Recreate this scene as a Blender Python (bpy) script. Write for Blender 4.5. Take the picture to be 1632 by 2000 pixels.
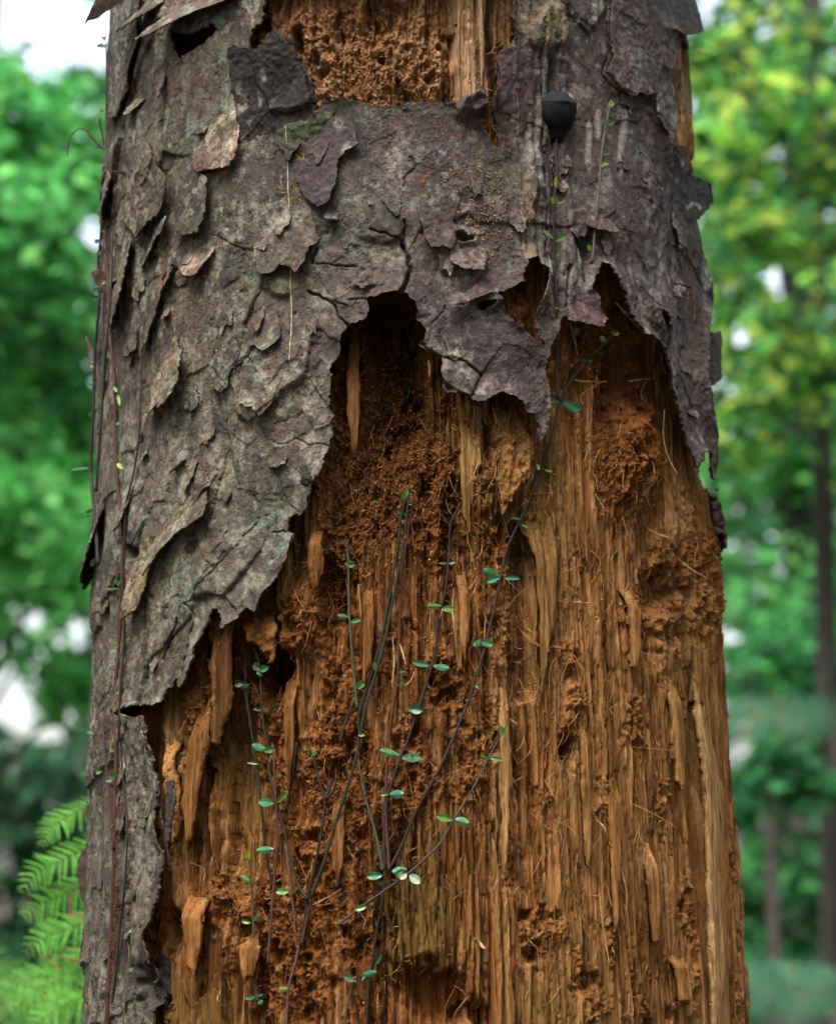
import bpy, math
import numpy as np
for o in list(bpy.data.objects): bpy.data.objects.remove(o)
S = bpy.context.scene
COL = S.collection
rng = np.random.default_rng(7)

# ------------------------------------------------------------------ camera
F, D, PIT = 4857.0, 1.7, math.radians(8.0)
CP, SP = math.cos(PIT), math.sin(PIT)
cd = bpy.data.cameras.new("camera"); cam = bpy.data.objects.new("camera", cd); COL.objects.link(cam)
cam.location = (0, -D, 0); cam.rotation_euler = (math.pi/2 + PIT, 0, 0)
cd.sensor_fit = 'VERTICAL'; cd.sensor_height = 24; cd.lens = 24*F/2000.0
cd.clip_start = 0.05; cd.clip_end = 500
cd.dof.use_dof = True; cd.dof.focus_distance = 1.52
cd.dof.aperture_fstop = (cd.lens/1000.0)/0.0125
cd.dof.aperture_blades = 0
S.camera = cam

# ------------------------------------------------------------------ light
SUN_EL, SUN_AZ = math.radians(60), math.radians(-150)      # soft sun, high on the left and in front
w = bpy.data.worlds.new("World"); S.world = w; w.use_nodes = True
nt = w.node_tree; bg = nt.nodes['Background']
sky = nt.nodes.new('ShaderNodeTexSky'); sky.sky_type = 'NISHITA'; sky.sun_disc = False
sky.sun_elevation = SUN_EL; sky.sun_rotation = SUN_AZ
sky.air_density = 1.0; sky.dust_density = 4.0; sky.ozone_density = 1.0
hs = nt.nodes.new('ShaderNodeHueSaturation'); hs.inputs['Saturation'].default_value = 0.45
nt.links.new(sky.outputs[0], hs.inputs['Color'])
nt.links.new(hs.outputs[0], bg.inputs[0]); bg.inputs[1].default_value = 0.15
sd = bpy.data.lights.new("sun", 'SUN'); sd.energy = .8; sd.angle = math.radians(30); sd.color = (1, .95, .86)
sun = bpy.data.objects.new("sun", sd); COL.objects.link(sun)
sdir = np.array([math.sin(SUN_AZ)*math.cos(SUN_EL), math.cos(SUN_AZ)*math.cos(SUN_EL), math.sin(SUN_EL)])
from mathutils import Vector
sun.rotation_euler = Vector(sdir).to_track_quat('Z', 'Y').to_euler()
S.view_settings.view_transform = 'Standard'; S.view_settings.look = 'None'
S.view_settings.exposure = 2.05; S.view_settings.gamma = 1.0
S.render.engine = 'CYCLES'
S.cycles.max_bounces = 8; S.cycles.transparent_max_bounces = 4
S.cycles.use_denoising = True

# ------------------------------------------------------------------ numpy helpers
def hsh(ix, iy, s=0):
    h = (ix.astype(np.int64)*374761393 + iy.astype(np.int64)*668265263 + s*1442695041) & 0xffffffff
    h = ((h ^ (h >> 13))*1274126177) & 0xffffffff
    h = (h ^ (h >> 16))
    return (h & 0xffffff).astype(np.float32)/16777216.0
def vn(x, y, s=0):                                     # value noise, -1..1
    x0 = np.floor(x); y0 = np.floor(y); fx = (x-x0).astype(np.float32); fy = (y-y0).astype(np.float32)
    fx = fx*fx*(3-2*fx); fy = fy*fy*(3-2*fy); x0 = x0.astype(np.int64); y0 = y0.astype(np.int64)
    a = hsh(x0, y0, s); b = hsh(x0+1, y0, s); c = hsh(x0, y0+1, s); d = hsh(x0+1, y0+1, s)
    return ((a+(b-a)*fx)*(1-fy) + (c+(d-c)*fx)*fy)*2-1
def fbm(x, y, o=3, s=0, g=.5):
    r = 0; amp = 1; t = 0
    for i in range(o):
        r = r + amp*vn(x*2**i+17.3*i, y*2**i-9.1*i, s+i); t += amp; amp *= g
    return r/t
def ss(e0, e1, x):
    t = np.clip((x-e0)/(e1-e0), 0, 1); return t*t*(3-2*t)
def lerp(a, b, t): return a+(b-a)*t
def vor(x, y, s=0, jit=.9):                            # cell id random, offset to cell point, border distance
    x0 = np.floor(x).astype(np.int64); y0 = np.floor(y).astype(np.int64)
    b1 = np.full(x.shape, 9., np.float32); b2 = b1.copy(); ci = x0.copy(); cj = y0.copy(); dx = b1*0; dy = b1*0
    for i in (-1, 0, 1):
        for j in (-1, 0, 1):
            gx = x0+i; gy = y0+j
            px = gx+.5+jit*(hsh(gx, gy, s)-.5); py = gy+.5+jit*(hsh(gx, gy, s+7)-.5)
            ex = (x-px).astype(np.float32); ey = (y-py).astype(np.float32); d = ex*ex+ey*ey
            m = d < b1
            b2 = np.where(m, b1, np.minimum(b2, d)); b1 = np.where(m, d, b1)
            ci = np.where(m, gx, ci); cj = np.where(m, gy, cj); dx = np.where(m, ex, dx); dy = np.where(m, ey, dy)
    return ci, cj, dx, dy, np.sqrt(b2)-np.sqrt(b1)
def segdist(X, Y, P, closed=True):
    """distance to a polyline and inside flag"""
    P = np.asarray(P, np.float32); n = len(P)
    d = np.full(X.shape, 1e9, np.float32); ins = np.zeros(X.shape, bool)
    for i in range(n if closed else n-1):
        ax, ay = P[i]; bx, by = P[(i+1) % n]
        ex, ey = bx-ax, by-ay; L = ex*ex+ey*ey+1e-20
        t = np.clip(((X-ax)*ex+(Y-ay)*ey)/L, 0, 1)
        d = np.minimum(d, (X-ax-t*ex)**2+(Y-ay-t*ey)**2)
        if closed and ay != by:
            c = ((ay > Y) != (by > Y)) & (X < (bx-ax)*(Y-ay)/(by-ay)+ax)
            ins ^= c
    return np.sqrt(d), ins

# ------------------------------------------------------------------ trunk surface <-> picture measurements
def row(w_): return CP - w_*SP, SP + w_*CP
ys = np.linspace(-100, 2100, 23); zz = []; RR = []; XX = []
for y_ in ys:
    Lp = 211-.023*y_; Rp = 1345+.06*y_; c_ = (Lp+Rp)/2; h_ = (Rp-Lp)/2
    yc, zc = row((1000-y_)/F); R_ = .2
    for _ in range(8):
        Lh = math.sqrt(D*D-R_*R_); ty = Lh*Lh/D; t_ = ty/yc; R_ = (h_*t_/F)*D/Lh
    zz.append(t_*zc); RR.append(R_); XX.append((c_-816)*t_/F)
RA, RB = np.polyfit(zz, RR, 1); XA, XB = np.polyfit(zz, XX, 1); RB -= .0032          # the bark's relief stands out beyond the mean surface
def Rz(z): return RA*z+RB
def Xz(z): return XA*z+XB
RREF = .2
def P3(a, z, h):                                        # (arc, height, offset) -> xyz
    th = a/RREF; r = Rz(z)+h
    return np.stack([Xz(z)+r*np.sin(th), -r*np.cos(th), z+0*a], -1)
def proj(P):
    x = P[..., 0]; y = P[..., 1]+D; z = P[..., 2]
    dep = y*CP+z*SP; v = -y*SP+z*CP
    return 816+F*x/dep, 1000-F*v/dep
def ray(px, py):
    u = (np.asarray(px, float)-816)/F; w_ = (1000-np.asarray(py, float))/F
    return np.stack([u, CP-w_*SP+0*u, SP+w_*CP+0*u], -1)
def hit(px, py, h=0.0):                                 # -> xyz, arc, z
    r = ray(px, py); t = np.full(r.shape[:-1], D-.2)
    for _ in range(6):
        z = r[..., 2]*t; R_ = Rz(z)+h; X_ = Xz(z)
        A = r[..., 0]**2+r[..., 1]**2; B = -(r[..., 0]*X_+r[..., 1]*D); C_ = X_*X_+D*D-R_*R_
        disc = B*B-A*C_; t = np.where(disc > 0, (-B-np.sqrt(np.maximum(disc, 0)))/A, -B/A)
    P = r*t[..., None]; P[..., 1] -= D
    z = P[..., 2]; th = np.arctan2(P[..., 0]-Xz(z), -P[..., 1])
    return P, th*RREF, z
def at(px, py, dep):                                    # a point at a given distance from the camera
    P = ray(px, py)*dep; P[..., 1] -= D; return P
def poly_az(pts):
    p = np.array(pts, float); _, a, z = hit(p[:, 0], p[:, 1]); return np.stack([a, z], -1)

# ------------------------------------------------------------------ mesh helpers
def smooth_path(P, n=6):
    P = np.asarray(P, float); out = []
    Q = np.vstack([2*P[0]-P[1], P, 2*P[-1]-P[-2]])
    for i in range(1, len(Q)-2):
        for k in range(n):
            t = k/n; a, b, c, d = Q[i-1], Q[i], Q[i+1], Q[i+2]
            out.append(.5*((2*b)+(-a+c)*t+(2*a-5*b+4*c-d)*t*t+(-a+3*b-3*c+d)*t**3))
    out.append(P[-1]); return np.array(out)
def mk(name, V, Fc, mat, parent=None, col=None, smooth=True, attrs=None):
    V = np.asarray(V, np.float32); Fc = np.asarray(Fc, np.int32)
    if parent is not None: V = V-np.array(parent.location, np.float32)
    me = bpy.data.meshes.new(name); k = Fc.shape[1]
    me.vertices.add(len(V)); me.vertices.foreach_set('co', np.ascontiguousarray(V).ravel())
    me.loops.add(Fc.size); me.loops.foreach_set('vertex_index', np.ascontiguousarray(Fc).ravel())
    me.polygons.add(len(Fc)); me.polygons.foreach_set('loop_start', np.arange(0, Fc.size, k, dtype=np.int32))
    me.polygons.foreach_set('use_smooth', np.full(len(Fc), smooth))
    if col is not None:
        ca = me.color_attributes.new('Col', 'FLOAT_COLOR', 'POINT')
        c4 = np.ones((len(V), 4), np.float32); c4[:, :3] = col; ca.data.foreach_set('color', c4.ravel())
    me.update(calc_edges=True); me.validate()
    me.materials.append(mat)
    o = bpy.data.objects.new(name, me); COL.objects.link(o)
    if parent is not None: o.parent = parent
    return o
def tag(o, label, cat, group=None, kind=None):
    o['label'] = label
    if cat: o['category'] = cat
    if group: o['group'] = group
    if kind: o['kind'] = kind
    return o
def empty(name, loc, label, cat, group=None):
    o = bpy.data.objects.new(name, None); COL.objects.link(o); o.location = [float(v) for v in loc]
    o.empty_display_size = .02
    return tag(o, label, cat, group)
def tube(P, r, k=6, cap=True):
    P = np.asarray(P, float); n = len(P); r = np.broadcast_to(np.asarray(r, float), (n,))
    T = np.gradient(P, axis=0); T /= np.linalg.norm(T, axis=1)[:, None]+1e-12
    up = np.array([.13, -1, .21]); U = np.cross(T, up); U /= np.linalg.norm(U, axis=1)[:, None]+1e-9; W = np.cross(T, U)
    an = np.arange(k)*2*math.pi/k
    V = P[:, None]+r[:, None, None]*(np.cos(an)[None, :, None]*U[:, None]+np.sin(an)[None, :, None]*W[:, None])
    V = V.reshape(-1, 3); i = np.arange(n-1)[:, None]*k; j = np.arange(k)[None]; j2 = (j+1) % k
    Fq = np.stack([i+j, i+j2, i+k+j2, i+k+j], -1).reshape(-1, 4)
    if cap:
        c0 = len(V); V = np.vstack([V, P[:1], P[-1:]])
        jj = np.arange(k); a = np.stack([np.full(k, c0), (jj+1) % k, jj, jj], -1)
        b = np.stack([np.full(k, c0+1), (n-1)*k+jj, (n-1)*k+(jj+1) % k, (n-1)*k+(jj+1) % k], -1)
        a[:, 3] = a[:, 0]; b[:, 3] = b[:, 0]
        tri = np.vstack([a, b])
        # degenerate quads become small triangles: split the ring through its own centre copies
        V = np.vstack([V]); Fq = Fq
        return V, Fq, tri[:, :3]
    return V, Fq, np.zeros((0, 3), int)
class MB:                                              # mixes pieces into one mesh (all as triangles)
    def __init__(s): s.V = []; s.T = []; s.C = []; s.n = 0
    def add(s, V, Fc, col=None):
        V = np.asarray(V); Fc = np.asarray(Fc)
        if Fc.size == 0: return
        if Fc.shape[1] == 4: Fc = np.vstack([Fc[:, :3], Fc[:, [0, 2, 3]]])
        s.V.append(V); s.T.append(Fc+s.n); s.n += len(V)
        s.C.append(np.broadcast_to(np.asarray(col if col is not None else (.5, .5, .5), np.float32), (len(V), 3)))
    def tube(s, P, r, k=6, col=None):
        V, q, t = tube(P, r, k); Fc = np.vstack([q[:, :3], q[:, [0, 2, 3]], t]); s.add(V, Fc, col)
    def build(s, name, mat, parent=None, smooth=True):
        return mk(name, np.vstack(s.V), np.vstack(s.T), mat, parent, np.vstack(s.C), smooth)
def grid_faces(nr, nc, keep=None):
    i = np.arange(nr-1)[:, None]*nc; j = np.arange(nc-1)[None]
    Fq = np.stack([i+j, i+j+1, i+nc+j+1, i+nc+j], -1)
    return Fq[keep] if keep is not None else Fq.reshape(-1, 4)

# ------------------------------------------------------------------ materials
def nodes(name):
    m = bpy.data.materials.new(name); m.use_nodes = True; n = m.node_tree
    return m, n, n.nodes['Principled BSDF'], n.links
def N(n, t, **k):
    x = n.nodes.new(t)
    for a, b in k.items(): setattr(x, a, b)
    return x
def surf_mat(name, rough, stretch, scales, bump, contrast=.35, spec=.3, fleck=None):
    """vertex colour x noise, bump from the same noises; stretch = (x,y,z) scale of the coordinates"""
    m, n, b, L = nodes(name)
    tc = N(n, 'ShaderNodeTexCoord'); mp = N(n, 'ShaderNodeMapping'); mp.inputs['Scale'].default_value = stretch
    L.new(tc.outputs['Object'], mp.inputs[0])
    at_ = N(n, 'ShaderNodeAttribute', attribute_name='Col')
    prev = None; hsum = None
    for sc, wt in scales:
        t = N(n, 'ShaderNodeTexNoise'); t.inputs['Scale'].default_value = sc; t.inputs['Detail'].default_value = 5
        t.inputs['Roughness'].default_value = .65; L.new(mp.outputs[0], t.inputs['Vector'])
        mu = N(n, 'ShaderNodeMath', operation='MULTIPLY'); mu.inputs[1].default_value = wt; L.new(t.outputs[0], mu.inputs[0])
        if hsum is None: hsum = mu.outputs[0]
        else:
            ad = N(n, 'ShaderNodeMath', operation='ADD'); L.new(hsum, ad.inputs[0]); L.new(mu.outputs[0], ad.inputs[1]); hsum = ad.outputs[0]
    mr = N(n, 'ShaderNodeMapRange'); mr.inputs[1].default_value = .34; mr.inputs[2].default_value = .66
    mr.inputs[3].default_value = max(.05, 1-contrast); mr.inputs[4].default_value = 1+contrast; L.new(hsum, mr.inputs[0])
    mx = N(n, 'ShaderNodeVectorMath', operation='SCALE'); L.new(at_.outputs['Color'], mx.inputs[0]); L.new(mr.outputs[0], mx.inputs['Scale'])
    out = mx.outputs[0]
    if fleck:
        sc, th, colr = fleck
        t = N(n, 'ShaderNodeTexNoise'); t.inputs['Scale'].default_value = sc; t.inputs['Detail'].default_value = 7; t.inputs['Roughness'].default_value = .7
        L.new(tc.outputs['Object'], t.inputs['Vector'])
        r = N(n, 'ShaderNodeMapRange'); r.inputs[1].default_value = th; r.inputs[2].default_value = th+.07; r.inputs[3].default_value = 0; r.inputs[4].default_value = .6
        L.new(t.outputs[0], r.inputs[0])
        k = N(n, 'ShaderNodeMix', data_type='RGBA'); L.new(r.outputs[0], k.inputs[0]); L.new(out, k.inputs[6]); k.inputs[7].default_value = (*colr, 1)
        out = k.outputs[2]
    L.new(out, b.inputs['Base Color'])
    bp = N(n, 'ShaderNodeBump'); bp.inputs['Strength'].default_value = 1.0; bp.inputs['Distance'].default_value = bump
    L.new(hsum, bp.inputs['Height']); L.new(bp.outputs[0], b.inputs['Normal'])
    b.inputs['Roughness'].default_value = rough; b.inputs['Specular IOR Level'].default_value = spec
    return m
M_BARK = surf_mat('bark_surface', .78, (1, 1, .8), [(260, .45), (1000, .55)], .0012, .8, .3, (330, .64, (.24, .235, .20)))
M_WOOD = surf_mat('rotten_wood', .9, (1, 1, .07), [(420, .45), (1500, .55)], .0020, .8, .0)
M_ROT = surf_mat('crumbled_wood', .95, (1, 1, 1), [(500, .4), (1500, .6)], .0012, .8, .0)
M_STEM = surf_mat('vine_stem', .7, (1, 1, .3), [(400, .5), (1200, .5)], .0002, .35, .2)
M_MOSS = surf_mat('moss', .9, (1, 1, 1), [(500, 1)], .0002, .4, .1)
def leaf_mat(name, rough, trans, spec=.4, var=.25):
    m, n, b, L = nodes(name)
    a = N(n, 'ShaderNodeAttribute', attribute_name='Col'); tc = N(n, 'ShaderNodeTexCoord')
    t = N(n, 'ShaderNodeTexNoise'); t.inputs['Scale'].default_value = 150; L.new(tc.outputs['Object'], t.inputs['Vector'])
    mr = N(n, 'ShaderNodeMapRange'); mr.inputs[1].default_value = .3; mr.inputs[2].default_value = .7
    mr.inputs[3].default_value = 1-var; mr.inputs[4].default_value = 1+var; L.new(t.outputs[0], mr.inputs[0])
    mx = N(n, 'ShaderNodeVectorMath', operation='SCALE'); L.new(a.outputs['Color'], mx.inputs[0]); L.new(mr.outputs[0], mx.inputs['Scale'])
    L.new(mx.outputs[0], b.inputs['Base Color']); b.inputs['Roughness'].default_value = rough; b.inputs['Specular IOR Level'].default_value = spec
    tr = N(n, 'ShaderNodeBsdfTranslucent'); L.new(mx.outputs[0], tr.inputs[0])
    ms = N(n, 'ShaderNodeMixShader'); ms.inputs[0].default_value = trans
    L.new(b.outputs[0], ms.inputs[1]); L.new(tr.outputs[0], ms.inputs[2]); L.new(ms.outputs[0], n.nodes['Material Output'].inputs[0])
    return m
M_LEAF = leaf_mat('vine_leaf', .35, .2, .5)
M_FOL = leaf_mat('foliage', .55, .5, .3)
M_FUNG = surf_mat('fungus', .8, (1, 1, 1), [(300, .6), (1200, .4)], .0008, .3, .15)
# ================================================================== THE DEAD TREE
# outlines measured on the trunk's surface (picture units, turned into arc/height on the trunk by poly_az)
HOLE_A = [(520,-60),(522,0),(515,50),(500,60),(492,100),(505,118),(545,110),(580,120),(600,150),(622,225),(632,208),(660,197),(690,202),(740,214),(810,204),(870,204),(900,199),(928,187),(938,205),(941,240),(946,262),(960,285),(975,292),(965,262),(955,225),(957,190),(972,160),(964,112),(998,89),(1008,60),(1000,40),(1003,0),(1003,-60)]
HOLE_B = [(307,2080),(306,2000),(305,1905),(302,1868),(292,1830),(313,1787),(327,1741),(331,1664),(313,1621),(316,1527),(307,1505),(302,1465),(293,1440),(286,1400),(261,1404),(238,1396),(262,1384),(275,1377),(310,1377),(324,1370),(336,1342),(344,1345),(356,1327),(362,1345),(379,1324),(405,1259),(430,1192),(439,1190),(450,1227),(466,1217),(485,1201),(494,1189),(515,1197),(521,1171),(537,1146),(549,1131),(561,1097),(564,1073),(577,1043),(561,1039),(567,1014),(583,1002),(587,1007),(601,996),(606,981),(612,950),(623,931),(638,906),(650,864),(653,818),(650,741),(649,735),(654,713),(667,695),(673,658),(683,641),(692,641),(716,634),(726,625),(722,603),(722,591),(747,577),(772,573),(783,577),(796,579),(811,594),(814,609),(811,631),(827,640),(831,652),(827,671),(819,678),(839,692),(860,701),(859,726),(862,762),(871,770),(894,775),(912,784),(934,792),(949,778),(974,773),(995,779),(1010,796),(1017,810),(1035,815),(1044,836),(1046,860),(1049,867),(1056,848),(1069,811),(1066,756),(1053,726),(1064,713),(1066,689),(1067,680),(1077,664),(1090,630),(1098,621),(1103,632),(1122,637),(1153,644),(1165,628),(1153,603),(1150,585),(1141,569),(1142,551),(1153,530),(1158,515),(1171,520),(1184,554),(1196,597),(1208,621),(1230,655),(1254,667),(1271,686),(1276,710),(1291,744),(1306,781),(1315,824),(1322,860),(1331,891),(1340,912),(1346,915),(1352,888),(1361,882),(1364,891),(1364,915),(1380,940),(1398,990),(1404,1036),(1412,1068),(1430,1074),(1600,1090),(1640,1300),(1640,2080)]
HOLE_C = [(1296,61),(1309,80),(1306,122),(1300,159),(1306,196),(1306,220),(1297,270),(1296,291),(1310,320),(1331,340),(1345,352),(1350,400),(1347,429),(1350,453),(1356,484),(1362,503),(1368,560),(1371,588),(1364,621),(1362,650),(1358,690),(1356,740),(1364,784),(1376,850),(1380,910),(1378,945),(1398,985),(1440,900),(1430,700),(1415,560),(1405,500),(1395,380),(1385,250),(1380,130),(1375,61)]
HOLE_D = [(971,588),(935,592),(928,600),(932,612),(945,606),(958,600),(966,590),(980,608),(995,631),(1014,646),(1041,669),(1064,684),(1044,658),(1041,634),(1040,609),(1044,597),(1056,554),(1058,531),(1044,520),(1037,510),(1020,514),(1011,533),(1007,557),(980,572),(965,578)]
HOLE_E = [(1268,606),(1281,612),(1294,622),(1292,634),(1295,652),(1284,643),(1275,628)]
HOLE_F = [(345,60),(372,72),(400,58),(425,48),(432,60),(405,88),(385,104),(362,118),(352,104)]
HOLES = [HOLE_A, HOLE_B, HOLE_C, HOLE_D, HOLE_E, HOLE_F]
def hole_az(pts):
    # corners noted outside the outline of the trunk carry the opening on round its side
    q = poly_az(pts); p = np.array(pts, float); e = p[:, 0]-(1345+.06*p[:, 1])
    q[:, 0] = np.where(e > 8, .335+np.minimum(e, 60)*.0012, q[:, 0]); return q
HAZ = [hole_az(h) for h in HOLES]
# cracks: points, width (m), depth (m)
CRACKS = [([(606,573),(640,588),(655,600),(662,620),(683,640)],.0008,.004), ([(787,478),(797,510),(801,535),(794,555),(783,577)],.0016,.006),
 ([(620,517),(665,522),(700,525)],.0005,.002), ([(684,591),(725,590)],.0006,.002), ([(819,678),(860,700),(900,706),(925,724),(938,736)],.0007,.003),
 ([(650,592),(680,600)],.0004,.002),([(497,686),(479,713),(463,726),(454,756),(442,769),(446,800),(448,850),(455,905),(470,950)],.0006,.002),
 ([(500,970),(509,1000),(509,1020),(497,1036),(480,1050)],.0005,.0015), ([(427,1080),(440,1065),(452,1040)],.0004,.0015),
 ([(450,1080),(430,1115),(400,1145),(385,1175),(372,1180)],.0004,.0015),([(372,1180),(388,1200),(378,1240),(372,1290),(368,1320)],.0007,.003),
 ([(353,1210),(350,1225),(338,1255),(325,1287)],.0013,.005),([(580,857),(607,874),(624,868),(648,876)],.0004,.0015),
 ([(440,640),(425,700),(423,740),(430,764)],.0004,.0015),([(561,1039),(548,1041),(535,1040)],.0005,.0015),
 ([(790,432),(788,470),(760,462),(722,452)],.0006,.002),([(787,372),(793,350),(812,325),(800,310)],.0004,.0015),
 ([(1190,0),(1186,40),(1192,80),(1188,112),(1176,141),(1186,158),(1202,175),(1227,193)],.0006,.002),
 ([(1315,556),(1333,560),(1348,564)],.0006,.003),([(1270,606),(1240,560)],.0003,.001),([(1058,40),(1057,120),(1060,240),(1058,300)],.0008,.003),
 ([(1105,520),(1100,560),(1096,600)],.0013,.005),([(1060,300),(1062,400),(1060,500),(1066,560)],.0007,.003),([(1080,260),(1082,330),(1078,420),(1080,500)],.001,.003),
 ([(224,440),(222,520),(219,640),(214,760)],.0008,.004),([(248,980),(246,1100),(244,1200),(240,1320),(236,1400)],.0008,.004),
 ([(270,1480),(263,1560),(268,1640),(262,1720),(256,1800)],.0008,.003),([(296,1300),(288,1340),(282,1372)],.0008,.004),
 ([(296,1470),(291,1540),(286,1600)],.0005,.002),([(1150,880),(1151,930)],.0003,.001),([(310,850),(308,900),(306,960)],.0005,.002),
 ([(520,740),(490,700),(500,660),(485,640)],.0004,.001),([(520,860),(560,870),(600,850)],.0003,.001),([(840,640),(870,600),(905,598)],.0004,.001)]
CAZ = [(poly_az(p), w_, d_) for p, w_, d_ in CRACKS]

def boxed(X, Y, x0, x1, y0, y1): return np.nonzero((X > x0) & (X < x1) & (Y > y0) & (Y < y1))[0]
class Pt:
    """sample points on the trunk: arc a, height z, and the same place in picture measurements"""
    def __init__(s, a, z):
        s.a = np.asarray(a, np.float32); s.z = np.asarray(z, np.float32)
        x, y = proj(P3(s.a.astype(float), s.z.astype(float), 0.0)); back = np.abs(s.a) > 1.75*RREF
        s.x = np.where(back, -9999, x).astype(np.float32); s.y = y.astype(np.float32)
        s.wx = s.x+14*vn(s.x/34, s.y/60, 3)+6*vn(s.x/11, s.y/17, 4); s.wy = s.y+22*vn(s.x/40, s.y/50, 5)+8*vn(s.x/12, s.y/14, 6)
    def B(s, cx, cy, rx, ry, k=.5):                    # soft ellipse with a ragged border
        o = np.zeros(s.a.shape, np.float32); i = boxed(s.wx, s.wy, cx-rx*1.6, cx+rx*1.6, cy-ry*1.6, cy+ry*1.6)
        if len(i): o[i] = 1-ss(1-k, 1+k, np.hypot((s.wx[i]-cx)/rx, (s.wy[i]-cy)/ry))
        return o
    def X(s, x0, x1, y0, y1, sx=10, sy=30):
        o = np.zeros(s.a.shape, np.float32); wx = s.x+5*vn(s.x/20, s.y/90, 31)*(x0 < 1300); i = boxed(wx, s.wy, x0-sx, x1+sx, y0-sy, y1+sy)
        if len(i): o[i] = ss(x0-sx, x0+sx, wx[i])*(1-ss(x1-sx, x1+sx, wx[i]))*ss(y0-sy, y0+sy, s.wy[i])*(1-ss(y1-sy, y1+sy, s.wy[i]))
        return o
    def L(s, pts, wd, soft=.5):                         # streak along a line, picture units
        o = np.zeros(s.a.shape, np.float32); p = np.array(pts, float); m = wd*2+4
        i = boxed(s.wx, s.wy, p[:, 0].min()-m, p[:, 0].max()+m, p[:, 1].min()-m, p[:, 1].max()+m)
        if len(i): o[i] = 1-ss(wd*(1-soft), wd*(1+soft), segdist(s.x[i]*.6+.4*s.wx[i] if p[0, 0] < 1320 else s.x[i], s.wy[i] if p[0, 0] < 1320 else s.y[i], p, False)[0])
        return o

# ------------------------------------------------------------------ wood: height and colour
W_DARK, W_RED, W_MID, W_TAN, W_LIGHT, W_OLIVE = [np.array(c, np.float32) for c in
    ((.032,.014,.006), (.150,.050,.014), (.240,.102,.032), (.295,.145,.054), (.45,.265,.115), (.135,.086,.026))]
def rotmask(p):
    m = np.zeros(p.a.shape, np.float32)
    for b in [(700,90,210,130),(755,760,100,230),(900,250,60,60),(640,1110,50,130),(1250,860,62,130),(1010,900,48,70),(1015,600,40,60),(375,1400,32,80),(1133,1330,24,70),(1130,1440,22,60),
              (640,1500,70,120),(560,1230,60,60),(860,980,60,140),(1330,1150,60,90),(1180,690,70,60),(1390,1130,40,110),(430,1770,70,50),(680,1660,40,70),(690,1830,50,50),(550,1880,80,100),
              (310,1490,20,50),(1376,1850,10,160),(980,1060,40,60),(620,1700,60,90),(870,1330,40,70)]:
        m = np.maximum(m, p.B(*b)*(.95 if b[2] < 200 else .85))
    m = np.maximum(m, ss(.22, .46, fbm(p.a*34, p.z*15, 4, 60)+.12*ss(1000, 700, p.x))*.85*ss(1060, 980, p.x))
    m = np.maximum(m, ss(.3, .5, fbm(p.a*40, p.z*26, 4, 66))*.7)
    m *= 1-p.B(845, 1950, 70, 58); m *= 1-.85*p.X(885, 965, -80, 230); m *= 1-1.*p.X(1380, 1420, 1330, 2100, 5, 30)
    return m
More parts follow.
